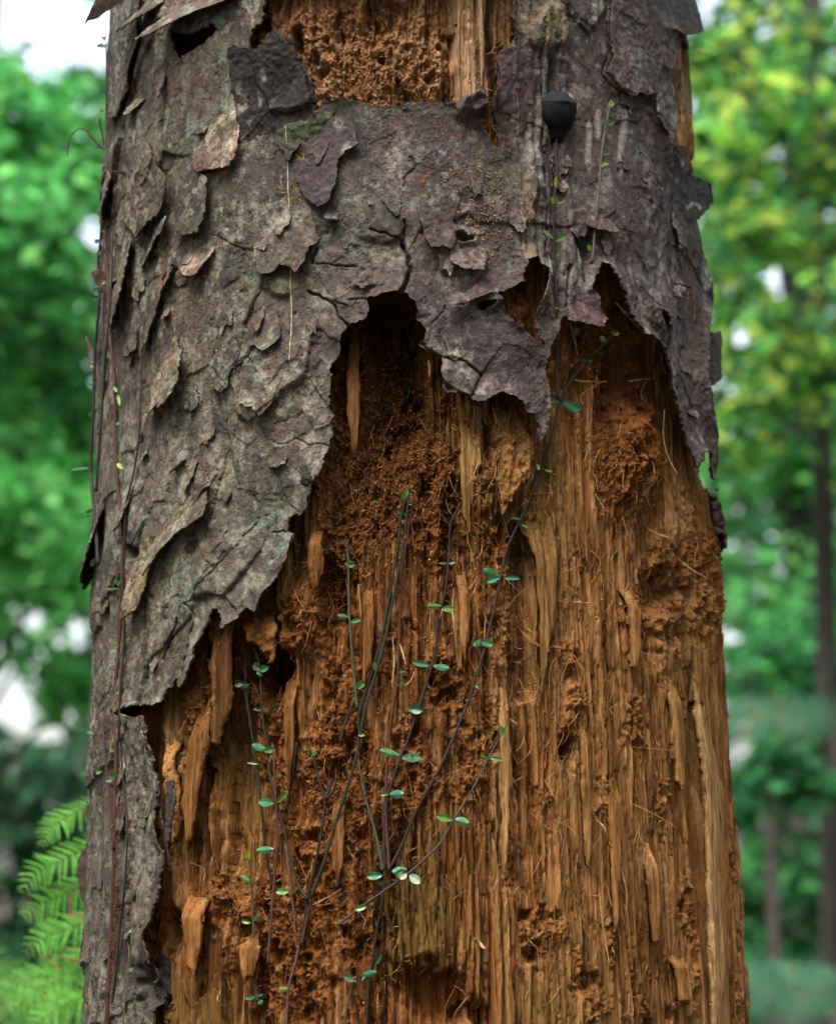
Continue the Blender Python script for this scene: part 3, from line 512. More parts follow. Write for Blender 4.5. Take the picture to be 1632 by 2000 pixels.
# ------------------------------------------------------------------ flakes of bark
FL = [] # (outline, direction of the free edge (x right, y up), lift, tint, label)
FL += [
 ([(310,87),(332,80),(374,55),(423,26),(472,3),(474,-20),(344,-20),(341,37),(328,61)],(.0,-1),.016,(1.25,1.12,1.1),None),
 ([(272,69),(286,61),(313,28),(333,0),(338,-20),(296,-20),(283,40)],(-.2,-1),.014,(1.2,1.1,1.),None),
 ([(213,-20),(285,-20),(286,80),(280,110),(272,140),(267,178),(255,200),(245,230),(225,232),(210,200)],(.8,-.6),.005,(.95,.95,1),None),
 ([(255,227),(264,227),(279,211),(287,196),(289,181),(278,184),(266,192),(262,205)],(-.2,-1),.004,(1.5,1.5,1.3),None),
 ([(307,129),(320,130),(332,147),(338,172),(333,199),(322,172),(313,153)],(.6,-1),.007,(1.1,1.05,1),None),
 ([(390,294),(388,296),(414,285),(405,267),(436,214),(460,180),(474,227),(476,291),(474,312),(466,322),(463,331),(430,336),(399,343),(393,322)],(.1,-1),.006,(1.5,1.25,1.2),None),
 ([(463,104),(472,98),(506,107),(518,107),(534,89),(548,75),(561,69),(572,80),(580,89),(598,132),(612,160),(620,184),(623,214),(606,240),(558,250),(537,262),(528,285),(525,306),(497,322),(476,300),(469,208),(462,178),(463,140)],(0,1),.009,(.24,.23,.23),'dark upright flake standing free at its top edge'),
 ([(223,306),(233,285),(245,280),(255,279),(276,288),(284,276),(292,270),(300,276),(307,285),(325,306),(330,331),(347,352),(344,389),(332,423),(307,444),(286,469),(276,453),(252,429),(261,368),(255,340),(233,334)],(.9,-.3),.008,(1,.95,.88),None),
 ([(218,340),(232,336),(246,340),(247,358),(243,389),(233,410),(224,432),(209,429),(210,383)],(.9,-.4),.010,(1.1,1,1),None),
 ([(347,285),(358,276),(371,276),(381,297),(393,331),(423,355),(425,374),(423,423),(411,463),(387,469),(362,453),(356,414),(350,352)],(.8,-.6),.010,(.85,.85,.82),None),
 ([(344,426),(341,456),(322,470),(307,505),(292,524),(282,511),(282,481),(290,460),(310,440)],(.9,-.6),.008,(1,1,1),None),
 ([(430,493),(417,523),(405,545),(384,545),(372,535),(359,523),(356,490),(374,474),(400,470),(420,475)],(.2,-1),.008,(1.35,1.1,1.05),'pinkish flake curled at its lower lip'),
 ([(356,527),(353,549),(344,563),(331,573),(325,542),(334,511),(345,505)],(.9,-.5),.007,(.95,.95,.9),None),
 ([(279,468),(276,520),(276,573),(267,622),(249,655),(233,634),(227,542),(236,500),(252,475)],(.9,-.5),.011,(1,.95,.9),None),
 ([(325,505),(331,573),(325,622),(310,677),(298,689),(295,634),(304,557),(312,520)],(.8,-.6),.006,(1.05,1,.95),None),
 ([(322,670),(335,640),(350,628),(356,646),(362,680),(381,692),(384,710),(382,736),(374,762),(356,790),(342,803),(339,793),(320,806),(307,815),(302,802),(307,756),(307,701)],(.8,-.6),.013,(1.15,1.08,.95),'large rounded flake lifting off at its right side'),
 ([(374,894),(371,910),(351,929),(353,913),(362,900)],(.5,-.8),.006,(1.2,1.1,1),None),
 ([(500,684),(479,713),(463,726),(454,756),(442,769),(425,756),(420,710),(430,664),(450,650),(485,637),(500,655)],(.4,-1),.003,(.9,.9,.88),None),
 ([(497,677),(512,680),(525,690),(537,686),(550,676),(555,664),(555,643),(545,636),(528,634),(497,649)],(.4,-1),.006,(1,1.05,.95),None),
 ([(476,756),(490,726),(497,713),(520,704),(537,704),(561,726),(558,750),(549,772),(542,792),(530,810),(521,816),(510,800),(495,798),(482,793)],(.1,-1),.004,(1.05,1.02,1),None),
 ([(313,1131),(322,1115),(335,1098),(352,1070),(371,1048),(390,1036),(423,1014),(425,985),(415,950),(390,930),(340,990),(310,1080)],(.55,-.8),.010,(1.1,1.05,.98),'long plate of bark with a shadowed gap under its lower edge'),
 ([(427,950),(408,962),(395,990),(387,1011),(375,1000),(372,950),(390,920),(415,925)],(.7,-.6),.004,(1.05,1,.95),None),
 ([(300,1000),(312,1100),(310,1160),(296,1195),(284,1198),(276,1206),(269,1213),(272,1150),(283,1080)],(.2,-1),.009,(1.2,1.15,1.02),None),
 ([(221,996),(218,1057),(206,1121),(194,1152),(191,1134),(194,1042),(206,984),(215,980)],(.6,-.8),.012,(.95,.9,.9),None),
 ([(273,950),(264,1027),(255,1042),(252,980),(258,940)],(.5,-.8),.008,(1,.95,.9),None),
 ([(240,1394),(262,1398),(286,1402),(298,1450),(308,1510),(318,1530),(314,1620),(300,1560),(275,1500),(252,1430)],(.4,1),.005,(.85,.88,.85),'grey torn strip of bark standing off the trunk'),
 ([(335,1527),(346,1525),(352,1560),(345,1600),(336,1650),(331,1700),(329,1650),(333,1590)],(.2,1),.001,(.5,.45,.45),None),
 ([(1190,-20),(1190,83),(1192,107),(1180,138),(1175,143),(1184,156),(1202,175),(1216,188),(1227,193),(1231,181),(1248,190),(1270,181),(1276,138),(1286,110),(1276,31),(1270,-20)],(-.2,-1),.005,(1,.95,.95),None),
 ([(1262,199),(1270,188),(1281,184),(1294,178),(1304,199),(1303,239),(1296,270),(1290,266),(1276,251),(1264,233)],(-.9,-.3),.007,(1.1,1.05,1),None),
 ([(1296,292),(1308,287),(1325,285),(1332,306),(1331,340),(1350,350),(1367,362),(1364,392),(1349,429),(1331,435),(1310,415),(1294,392),(1288,352),(1294,320)],(.9,.2),.006,(.42,.38,.38),'dark flake with white lichen spots beside the right edge'),
 ([(1294,-20),(1294,31),(1300,61),(1325,71),(1340,60),(1352,44),(1360,22),(1366,-20)],(.7,-.7),.012,(.4,.38,.38),'dark curled flake at the top right edge'),
 ([(1365,652),(1378,648),(1386,640),(1396,680),(1420,700),(1424,735),(1395,738),(1372,762),(1360,720)],(1,0),.009,(.6,.5,.52),'dark maroon flake sticking out past the right edge'),
 ([(1377,505),(1386,512),(1400,540),(1390,570),(1374,575),(1370,530)],(1,0),.003,(.7,.65,.65),None),
 ([(1190,456),(1186,440),(1180,420),(1165,405),(1150,410),(1140,425),(1134,440),(1147,453),(1160,452),(1172,458)],(-.1,-1),.006,(1.15,1,.98),None),
 ([(814,410),(827,472),(842,490),(860,487),(879,495),(886,470),(882,438),(894,398),(885,352),(868,338),(851,331),(838,342),(824,352),(818,378)],(-.5,-.8),.005,(.82,.8,.82),None),
 ([(876,511),(882,522),(894,530),(919,534),(934,530),(945,508),(943,487),(930,472),(905,462),(885,470),(876,490)],(0,-1),.008,(1,.95,.95),'rounded tongue of bark with a shadow beneath it'),
 ([(867,606),(885,603),(906,597),(925,588),(945,580),(968,573),(990,565),(1007,554),(1013,530),(1004,508),(985,505),(968,523),(940,545),(906,575),(880,583),(868,590)],(.1,-1),.009,(.9,.75,.78),'purple lip of bark curling over the small orange hollow'),
 ([(530,400),(560,405),(600,395),(612,402),(617,425),(620,453),(631,469),(624,480),(613,484),(606,500),(601,520),(595,532),(589,539),(578,528),(565,522),(555,524),(549,536),(531,542),(515,536),(505,510),(500,450),(512,410)],(.4,-1),.006,(.95,.9,.92),None),
 ([(692,245),(701,285),(688,296),(674,303),(664,318),(663,331),(664,350),(660,368),(654,384),(652,395),(640,408),(628,410),(614,401),(600,390),(570,330),(590,270),(630,235),(670,228)],(.8,-.6),.006,(.62,.55,.62),'purple black plate of bark below the moss'),
 ([(696,547),(703,542),(716,544),(724,553),(723,565),(712,570),(700,566)],(0,-1),.005,(.95,.9,.9),None),
 ([(1010,101),(1030,120),(1053,147),(1058,200),(1055,260),(1045,300),(1025,318),(1000,306),(977,294),(968,260),(958,226),(960,190),(974,160),(966,114),(985,98),(998,90)],(-.9,.3),.004,(.9,.75,.78),'smooth maroon plate beside the upper torn hollow'),
 ([(1092,630),(1110,637),(1122,640),(1140,640),(1153,647),(1160,632),(1167,626),(1155,600),(1150,580),(1135,560),(1110,560),(1096,590)],(.1,-1),.008,(1,.72,.76),'reddish purple flake hanging above the fibrous hollow'),
 ([(1230,653),(1243,650),(1256,652),(1246,640),(1230,625),(1215,600),(1203,590),(1200,600),(1210,622)],(-.4,-.9),.006,(1.3,1.05,1.05),None),
 ([(552,1030),(562,1042),(577,1044),(570,1072),(564,1096),(550,1130),(535,1120),(525,1070),(535,1035)],(.9,-.3),.004,(.95,.95,.98),None),
 ([(1398,962),(1406,960),(1416,985),(1424,1020),(1425,1060),(1420,1078),(1412,1064),(1404,1030),(1397,990)],(1,0),.0005,(.6,.62,.72),'slate grey strip of bark left on the right edge'),
]
M_FLAKE = M_BARK
def flake(pts, dr, lift, tint, label=None, name='bark_flake', thick=.0013, step=.00062, rag=1.):
    q = poly_az(pts); m = .0025
    x = np.arange(q[:, 0].min()-m, q[:, 0].max()+m, step); y = np.arange(q[:, 1].min()-m, q[:, 1].max()+m, step)
    X, Y = np.meshgrid(x, y); d, ins = segdist(X, Y, q); f = np.where(ins, d, -d)
    f = f+rag*(.0010*fbm(X*260, Y*230, 2, 300)+.0005*vn(X*800, Y*750, 303))
    dr = np.array(dr, float); dr /= np.linalg.norm(dr)
    t = q@dr; tt = np.clip((X*dr[0]+Y*dr[1]-t.min())/(t.max()-t.min()), 0, 1)
    keep, da, dz = cut(f, x, y, step*1.6)
    if keep.sum() < 4: return None
    p = Pt((X+da).ravel(), (Y+dz).ravel())
    # rides on the bark, its rim lifting towards the free side
    base = bark_h(p, False); base = .4*base+.5*base.mean(); fine = .0005*fbm(p.a*240, p.z*220, 3, 121)+.0004*vn(p.a*500, p.z*450, 9)
    h = base-.0022+.0038*ss(0, .35, tt.ravel())+lift*ss(.15, 1.05, tt.ravel())**1.3 + fine
    h += min(lift, .007)*.3*fbm(p.a*50, p.z*42, 2, 310)*tt.ravel()
    C = bark_c(p)*np.array(tint, np.float32)
    if min(tint) < .65: C = C*.5+np.array(tint, np.float32)*np.array([.075,.056,.052])*.6
    for b, k, wt in LICH:
        if k in 'pw' and min(tint) < .65:
            m = p.B(*b, .7); m = m*ss(-.1, .3, fbm(p.a*220, p.z*200, 3, 320))*wt; C = C+(KEY[k]-C)*m[:, None]
    er = np.clip(1-np.maximum(f.ravel(), 0)/.0010, 0, 1)[:, None]; C = C*(1+.35*er*(tt.ravel()[:, None] > .5))
    Fq = grid_faces(*X.shape, keep); V = P3(p.a.astype(float), p.z.astype(float), h)
    V, Fq, C, u = compact(V, Fq, C)
    cen = np.stack([Xz(V[:, 2]), 0*V[:, 2], V[:, 2]], -1); nn = V-cen; nn /= np.linalg.norm(nn, axis=1)[:, None]
    be = boundary(Fq); n0 = len(V)
    Vk = V-nn*thick*(.55+.45*np.clip(1, 0, 1)); Ck = C*np.array([.55,.42,.34])
    allF = np.vstack([Fq, Fq[:, ::-1]+n0, np.stack([be[:, 1], be[:, 0], be[:, 0]+n0, be[:, 1]+n0], -1)])
    o = mk(name, np.vstack([V, Vk]), allF, M_FLAKE, TREE, np.clip(np.vstack([C, Ck]), .008, .75))
    if label: o['label'] = label
    return o
for fl in FL: flake(*fl)
# slabs and torn tongues of wood standing proud of the rest
def slab(pts, h0, lift, dr, tint, name='wood_slab', thick=.003, step=.0006, crumb=0., label=None):
    q = poly_az(pts); m = .003
    x = np.arange(q[:, 0].min()-m, q[:, 0].max()+m, step); y = np.arange(q[:, 1].min()-m, q[:, 1].max()+m, step)
    X, Y = np.meshgrid(x, y); d, ins = segdist(X, Y, q); f = np.where(ins, d, -d)
    f = f+.0012*vn(X*700, Y*40, 330)+.0010*fbm(X*300, Y*120, 2, 331)
    dr = np.array(dr, float); dr /= np.linalg.norm(dr); t = q@dr; tt = np.clip((X*dr[0]+Y*dr[1]-t.min())/(t.max()-t.min()), 0, 1).ravel()
    keep, da, dz = cut(f, x, y, step*1.6); p = Pt((X+da).ravel(), (Y+dz).ravel()); a, z = p.a, p.z
    h = h0-.007*(1-ss(0, .3, tt))+lift*tt**1.5+.0011*fbm(a*160, z*6, 2, 332)+.0008*fbm(a*480, z*14, 2, 333)+.0005*vn(a*1100, z*40, 334)
    h -= .0016*ss(.25, .45, fbm(a*300, z*9, 2, 335))+crumb*(.0030*fbm(a*260, z*200, 3, 336)+.003*ss(.25, .5, fbm(a*120, z*90, 2, 337)))
    h -= .0016*(1-ss(0, .0016, f.ravel()))
    C = wood_c(p, np.zeros(a.shape, np.float32)+crumb*.6)*.62+.75*np.array(tint, np.float32)*.38*(1+.35*fbm(a*500, z*30, 3, 338)+.15*vn(a*90, z*20, 339))[:, None]
    V = P3(a.astype(float), z.astype(float), h); V, Fq, C, u = compact(V, grid_faces(*X.shape, keep), C)
    cen = np.stack([Xz(V[:, 2]), 0*V[:, 2], V[:, 2]], -1); nn = V-cen; nn /= np.linalg.norm(nn, axis=1)[:, None]; be = boundary(Fq); n0 = len(V)
    o = mk(name, np.vstack([V, V-nn*thick]), np.vstack([Fq, Fq[:, ::-1]+n0, np.stack([be[:, 1], be[:, 0], be[:, 0]+n0, be[:, 1]+n0], -1)]), M_WOOD if crumb < .5 else M_ROT_, TREE, np.clip(np.vstack([C, C*.6]), .008, .8))
    if label: o['label'] = label
M_ROT_ = M_ROT
slab([(428,1190),(440,1205),(449,1300),(451,1360),(438,1420),(426,1455),(404,1455),(411,1380),(407,1300),(411,1235)], -.001, .002, (0, -1), (.11,.055,.026), label='dark brown slab of wood below the bark tip')
slab([(466,1214),(500,1198),(522,1196),(538,1230),(532,1290),(524,1300),(508,1262),(482,1250)], -.001, .004, (0, -1), (.30,.13,.04), crumb=1.)
slab([(903,790),(942,790),(946,840),(936,900),(926,980),(918,1040),(906,1000),(899,900)], -.005, .002, (0, -1), (.42,.24,.09))
slab([(984,800),(1010,812),(1036,838),(1049,880),(1040,925),(1012,962),(988,1000),(974,930),(978,860)], -.003, .001, (0, -1), (.34,.165,.055), crumb=1.)
slab([(596,1036),(622,1026),(627,1100),(614,1165),(606,1120),(598,1105)], -.003, .006, (0, -1), (.28,.12,.04))
slab([(342,1750),(382,1760),(386,1850),(372,1905),(350,1868)], -.003, .003, (0, -1), (.33,.155,.05))
slab([(458,1850),(480,1826),(498,1852),(488,1905),(470,1918)], -.003, .003, (0, -1), (.31,.15,.05))
slab([(1276,1650),(1296,1640),(1302,1760),(1294,1842),(1286,1838),(1279,1750)], -.004, .002, (0, -1), (.33,.16,.05))
slab([(1330,1868),(1352,1862),(1360,1940),(1350,1962),(1336,1954)], -.003, .002, (0, -1), (.30,.155,.055))
slab([(368,1366),(392,1356),(399,1450),(380,1540),(364,1640),(352,1665),(348,1560),(358,1450)], -.003, .003, (.5, -1), (.26,.12,.04))
slab([(1238,1150),(1256,1140),(1264,1260),(1252,1310),(1242,1300)], -.004, .002, (0, -1), (.26,.13,.05))
slab([(300,1440),(318,1446),(328,1520),(334,1600),(324,1645),(312,1570)], -.004, .001, (0, -1), (.42,.19,.06), crumb=.6)
slab([(1378,1330),(1396,1320),(1410,1500),(1419,1700),(1427,1900),(1434,2060),(1398,2060),(1393,1850),(1386,1650),(1380,1480)], .000, .0, (0, -1), (.60,.40,.19), label='pale smooth strip of sound wood near the right edge')
slab([(1030,1010),(1060,1000),(1100,1004),(1104,1100),(1090,1240),(1070,1350),(1066,1200),(1058,1080)], -.007, .002, (0, -1), (.24,.12,.045))
slab([(1150,1380),(1164,1370),(1172,1500),(1168,1640),(1158,1690),(1152,1560)], -.007, .002, (0, -1), (.31,.155,.05))
slab([(1204,1480),(1222,1470),(1228,1620),(1220,1780),(1212,1840),(1206,1700)], -.006, .003, (0, -1), (.34,.17,.055))
slab([(986,1340),(1002,1330),(1006,1500),(1000,1650),(990,1700),(984,1520)], -.007, .003, (0, -1), (.36,.185,.06))
slab([(1325,1320),(1342,1312),(1350,1460),(1342,1560),(1330,1480)], -.004, .002, (0, -1), (.28,.14,.05))
slab([(700,1130),(722,1120),(730,1200),(722,1290),(708,1330),(702,1240)], -.006, .004, (0, -1), (.30,.14,.045))
slab([(640,1560),(664,1550),(668,1650),(655,1740),(644,1700)], -.007, .003, (0, -1), (.27,.12,.04))
slab([(896,1120),(920,1110),(925,1200),(912,1290),(900,1260)], -.006, .004, (0, -1), (.36,.18,.06))
slab([(540,1330),(560,1320),(566,1440),(556,1540),(546,1480)], -.007, .003, (0, -1), (.28,.13,.045))
slab([(672,665),(694,655),(700,760),(696,860),(684,900),(674,800)], -.006, .003, (0, -1), (.24,.11,.04))
# more small scales, scattered where the photo's bark is scaly
rs = np.random.default_rng(21); n = 0; tries = 0
zones = [(215,640,250,1320,30),(215,300,1400,2000,8),(640,1050,250,700,8),(1070,1370,20,900,14)]
for x0, x1, y0, y1, cnt in zones:
    k = 0
    while k < cnt and tries < 2000:
        tries += 1; cx = rs.uniform(x0, x1); cy = rs.uniform(y0, y1)
        _, a_, z_ = hit(np.array([cx]), np.array([cy]))
        if hole_sdf(a_.astype(np.float32), z_.astype(np.float32))[0] < .012: continue
        r = rs.uniform(8, 24); th = np.linspace(0, 2*math.pi, 14, endpoint=False); rr = r*(1+.35*rs.normal(0, .6, 14).clip(-1, 1))
        asp = rs.uniform(1, 2.0); pts = np.stack([cx+rr*np.cos(th)*.8, cy+rr*np.sin(th)*asp], -1)
        s = 1 if cx < 640 else rs.choice([-1, 1]); t_ = rs.uniform(.8, 1.25)
        flake([tuple(v) for v in pts], (s*rs.uniform(.1, .9), -rs.uniform(.5, 1)), rs.uniform(.001, .0045), (t_, t_*.97, t_*.95)); k += 1
# ------------------------------------------------------------------ splinters, fibres, crumbs
def surf_pt(px, py, off=0.0):
    px = np.atleast_1d(np.asarray(px, float)); py = np.atleast_1d(np.asarray(py, float))
    _, a, z = hit(px, py); h = wood_at(a, z)+off
    return P3(a, z, h), a, z, h
def frame(a):
    th = a/RREF; n = np.stack([np.sin(th), -np.cos(th), 0*th], -1); t = np.stack([np.cos(th), np.sin(th), 0*th], -1); return n, t
SPL = [ # (points, width at the middle in mm, how far the free end stands off, colour)
 ([(1236,1572),(1244,1567),(1258,1569),(1290,1590),(1326,1620)],1.3,.012,(.72,.42,.18)),
 ([(1232,1668),(1236,1690),(1240,1740),(1241,1786)],2.2,.003,(.72,.42,.20)),
 ([(1220,1620),(1226,1660),(1228,1700)],.9,.003,(.62,.34,.14)),
 ([(1236,1453),(1262,1458),(1300,1462),(1334,1466)],1.1,.010,(.66,.36,.14)),
 ([(1020,1208),(1040,1228),(1060,1252),(1080,1270)],1.6,.010,(.48,.22,.08)),
 ([(1076,1272),(1090,1262),(1112,1266)],2.6,.008,(.42,.17,.06)),
 ([(1068,1142),(1090,1160),(1118,1178)],1.7,.012,(.46,.22,.09)),
 ([(1120,1172),(1145,1174),(1172,1176)],2.2,.010,(.62,.34,.14)),
 ([(1255,1225),(1270,1265),(1280,1300),(1280,1360)],1.0,.008,(.58,.30,.11)),
 ([(1256,1262),(1275,1272),(1288,1280)],1.3,.010,(.58,.34,.18)),
 ([(1293,800),(1302,850),(1312,890),(1320,926)],2.4,.010,(.72,.46,.22)),
 ([(1262,1005),(1290,1030),(1310,1055)],2.6,.012,(.50,.26,.10)),
 ([(1330,1062),(1350,1090),(1370,1132)],2.0,.012,(.64,.38,.18)),
 ([(1395,1040),(1402,1028),(1410,1022)],3.0,.012,(.46,.25,.12)),
 ([(1376,1080),(1392,1110),(1400,1135)],2.6,.008,(.60,.36,.16)),
 ([(343,1684),(358,1698),(374,1720)],1.2,.012,(.55,.33,.15)),
 ([(374,1720),(384,1742),(400,1750),(428,1756)],1.0,.008,(.14,.09,.07)),
 ([(604,1768),(632,1750),(664,1736)],1.8,.012,(.60,.34,.15)),
 ([(610,1770),(640,1762),(662,1742)],1.1,.010,(.50,.26,.10)),
 ([(926,1834),(940,1842),(950,1854)],4.0,.008,(.78,.48,.26)),
 ([(1194,1712),(1205,1730),(1215,1790),(1227,1843)],1.2,.004,(.60,.34,.14)),
 ([(1190,1740),(1194,1800),(1200,1880)],2.4,.003,(.58,.32,.13)),
 ([(930,1895),(945,1925),(956,1955)],1.0,.008,(.66,.40,.18)),
 ([(880,1766),(900,1750),(914,1738)],1.0,.006,(.55,.30,.12)),
 ([(1260,1970),(1245,1940),(1238,1978)],.9,.006,(.66,.40,.18)),
 ([(840,694),(842,712),(841,730)],3.0,.006,(.62,.34,.14)),
 ([(1135,612),(1142,640),(1138,690)],2.6,.004,(.50,.36,.20)),
 ([(1226,690),(1222,730),(1214,750)],3.2,.006,(.46,.30,.15)),
 ([(1238,690),(1240,725),(1236,745)],2.6,.008,(.56,.36,.17)),
 ([(1282,735),(1288,770),(1302,806)],2.4,.008,(.52,.30,.14)),
 ([(970,790),(972,812),(965,830)],2.4,.006,(.48,.33,.18)),
 ([(966,785),(955,812),(957,826)],1.6,.006,(.52,.36,.2)),
 ([(1258,742),(1272,738),(1288,736)],1.6,.012,(.56,.34,.18)),
 ([(1135,790),(1150,770),(1168,752),(1185,742)],1.3,.014,(.42,.20,.09)),
 ([(1124,722),(1140,736),(1160,742),(1196,744)],2.6,.014,(.42,.19,.08)),
 ([(1186,745),(1190,765),(1192,778)],1.8,.012,(.46,.22,.1)),
 ([(778,1250),(786,1275),(792,1300)],1.6,.006,(.72,.42,.18)),
 ([(764,1240),(768,1290),(764,1340)],1.6,.004,(.68,.40,.17)),
 ([(690,1170),(694,1140),(700,1210)],1.2,.004,(.66,.38,.16)),
 ([(898,1140),(893,1180),(892,1230)],2.4,.005,(.66,.38,.16)),
 ([(960,1170),(956,1230),(950,1290)],1.6,.004,(.6,.34,.14)),
 ([(538,1290),(533,1340),(527,1390)],2.0,.006,(.64,.38,.18)),
 ([(370,1674),(372,1700),(370,1735)],1.5,.003,(.6,.33,.14)),
 ([(1150,1100),(1124,1112),(1105,1118)],1.2,.008,(.5,.26,.11)),
 ([(1218,1198),(1230,1190),(1242,1178)],1.6,.008,(.44,.2,.09)),
 ([(1200,1395),(1215,1380),(1226,1372)],1.0,.008,(.7,.42,.2)),
 ([(1000,1385),(1012,1398),(1024,1412)],1.1,.008,(.7,.46,.24)),
 ([(1012,1272),(1028,1285),(1042,1290)],1.0,.008,(.56,.36,.16)),
 ([(1080,1520),(1088,1545),(1096,1565)],1.0,.006,(.6,.34,.15)),
 ([(1165,1570),(1180,1600),(1196,1625)],1.0,.006,(.5,.26,.11)),
 ([(1180,1600),(1185,1610),(1189,1626)],1.6,.006,(.66,.4,.18)),
 ([(1150,1605),(1155,1585),(1150,1630)],1.0,.005,(.6,.34,.14)),
 ([(1105,1605),(1130,1620),(1145,1650)],1.3,.005,(.56,.28,.11)),
 ([(785,1400),(780,1390),(776,1384)],2.0,.006,(.72,.46,.24)),
 ([(388,1930),(396,1952),(400,1968)],1.5,.006,(.66,.4,.2)),
]
def ribbon(P, wdt, th, n, nb=None):
    """flat tapering sliver with thickness"""
    P = smooth_path(P, 5); T = np.gradient(P, axis=0); T /= np.linalg.norm(T, axis=1)[:, None]
    S_ = np.cross(T, n); S_ /= np.linalg.norm(S_, axis=1)[:, None]+1e-9
    k = np.linspace(0, 1, len(P)); wv = wdt*.5*(np.sin(np.pi*(k*.86+.1))**.7)[:, None]; tv = th*.5*np.ones_like(wv)
    V = np.concatenate([P-S_*wv, P-n*tv, P+S_*wv, P+n*tv*1.0], 0); m = len(P); Fq = []
    for s in range(4):
        s2 = (s+1) % 4; i = np.arange(m-1); Fq.append(np.stack([s*m+i, s2*m+i, s2*m+i+1, s*m+i+1], -1))
    return V, np.vstack(Fq)
rs = np.random.default_rng(5)
for pts, wd, lf, colr in SPL:
    q = np.array(pts, float); Pn, a, z, h = surf_pt(q[:, 0], q[:, 1]); h0 = np.median(h); k = np.linspace(0, 1, len(q))
    hh = np.maximum(h+.0012, h0)+lf*np.where(lf > .007, np.abs(k-.5)*1.6, k)+.0008
    Pw = P3(a, z, hh); n, _ = frame(a); V, Fq = ribbon(Pw, wd*.001*.62, wd*.00034, n.mean(0))
    V = V+rs.normal(0, .00006, V.shape)
    mk('wood_splinter', V, Fq, M_WOOD, TREE, np.broadcast_to(np.array(colr)*.62, V.shape), False)
# fine fibres: counted in thousands
def strands(cnt, dens, lmin, lmax, rad, curl, cols, seed, vert=.75, off=.0006, standoff=.004, band=None):
    r = np.random.default_rng(seed); mb = MB(); got = 0; K = 5
    Vs = []; Fs = []; Cs = []; base = 0
    while got < cnt:
        px = r.uniform(300, 1440, 6000); py = r.uniform(0, 2000, 6000); P0, a, z = hit(px, py)
        keep = r.random(6000) < dens(px, py); sd0 = hole_sdf(a.astype(np.float32), z.astype(np.float32)); keep &= (sd0 < -.0004) if band is None else (np.abs(sd0+.0005) < band)
        a = a[keep]; z = z[keep]
        if len(a) > cnt-got: a = a[:cnt-got]; z = z[:cnt-got]
        m = len(a); got += m
        if m == 0: continue
        L_ = np.exp(r.uniform(math.log(lmin), math.log(lmax), m))
        ang = np.where(r.random(m) < vert, r.normal(math.pi/2, .22, m), r.uniform(0, math.pi, m))
        h0 = wood_at(a, z)
        A_ = [a]; Z_ = [z]; H_ = [h0-.0004]; an = ang.copy(); hs = r.uniform(.1, 1, m)*standoff*np.minimum(1, L_/.006)
        up = np.where(r.random(m) < .5, 1, -1)
        cv = r.normal(0, curl, m)
        for k in range(1, K):
            an = an+cv+r.normal(0, .15, m); A_.append(A_[-1]+np.cos(an)*L_/(K-1)); Z_.append(Z_[-1]+np.sin(an)*up*L_/(K-1))
            H_.append(np.maximum(h0+hs*math.sin(k/(K-1)*2.4), wood_at(A_[-1], Z_[-1])+.0002))
        Pt_ = np.stack([P3(A_[k], Z_[k], H_[k]+off*0) for k in range(K)], 1)      # m,K,3
        T = np.gradient(Pt_, axis=1); n, t = frame(a); U = np.cross(T, n[:, None]); U /= np.linalg.norm(U, axis=2)[..., None]+1e-9
        W = np.cross(T, U); W /= np.linalg.norm(W, axis=2)[..., None]+1e-9
        rr = rad*r.uniform(.6, 1.5, m)[:, None, None]*np.array([1, 1, .9, .7, .25])[None, :, None]
        ring = np.stack([Pt_+rr*(math.cos(q)*U+math.sin(q)*W*.6) for q in (0, 2.1, 4.2)], 2)   # m,K,3,3
        V = ring.reshape(-1, 3); ii = (np.arange(m)[:, None, None]*K+np.arange(K-1)[None, :, None])*3; jj = np.arange(3)[None, None]; j2 = (jj+1) % 3
        Fq = np.stack([ii+jj, ii+j2, ii+3+j2, ii+3+jj], -1).reshape(-1, 4)+base; base += len(V)
        cc = np.array(cols)[r.integers(0, len(cols), m)]*r.uniform(.65, 1.25, (m, 1))
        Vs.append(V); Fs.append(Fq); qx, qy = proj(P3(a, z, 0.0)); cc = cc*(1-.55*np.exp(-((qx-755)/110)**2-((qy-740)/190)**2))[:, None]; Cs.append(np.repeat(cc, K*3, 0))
    return np.vstack(Vs), np.vstack(Fs), np.vstack(Cs)
def dn(*bl, base=.0):
    def f_(px, py):
        d = np.full(px.shape, base)
        for cx, cy, rx, ry, w_ in bl: d = np.maximum(d, w_*np.exp(-((px-cx)/rx)**2-((py-cy)/ry)**2))
        return d*(1.0*(fbm(px/60, py/90, 3, 400) > -.15)+.15)
    return f_
C1 = [(.32,.14,.048), (.42,.20,.075), (.25,.095,.033), (.50,.28,.12), (.18,.07,.028)]
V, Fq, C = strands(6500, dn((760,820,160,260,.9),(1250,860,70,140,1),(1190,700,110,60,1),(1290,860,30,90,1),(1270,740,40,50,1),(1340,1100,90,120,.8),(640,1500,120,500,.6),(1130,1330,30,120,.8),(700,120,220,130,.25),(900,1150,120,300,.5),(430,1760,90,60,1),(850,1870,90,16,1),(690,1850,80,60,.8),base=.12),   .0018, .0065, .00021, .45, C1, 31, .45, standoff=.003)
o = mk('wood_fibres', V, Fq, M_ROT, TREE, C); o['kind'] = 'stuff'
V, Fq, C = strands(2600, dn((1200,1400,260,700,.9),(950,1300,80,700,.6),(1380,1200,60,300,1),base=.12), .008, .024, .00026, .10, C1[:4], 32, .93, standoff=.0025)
o = mk('long_fibres', V, Fq, M_ROT, TREE, C); o['kind'] = 'stuff'
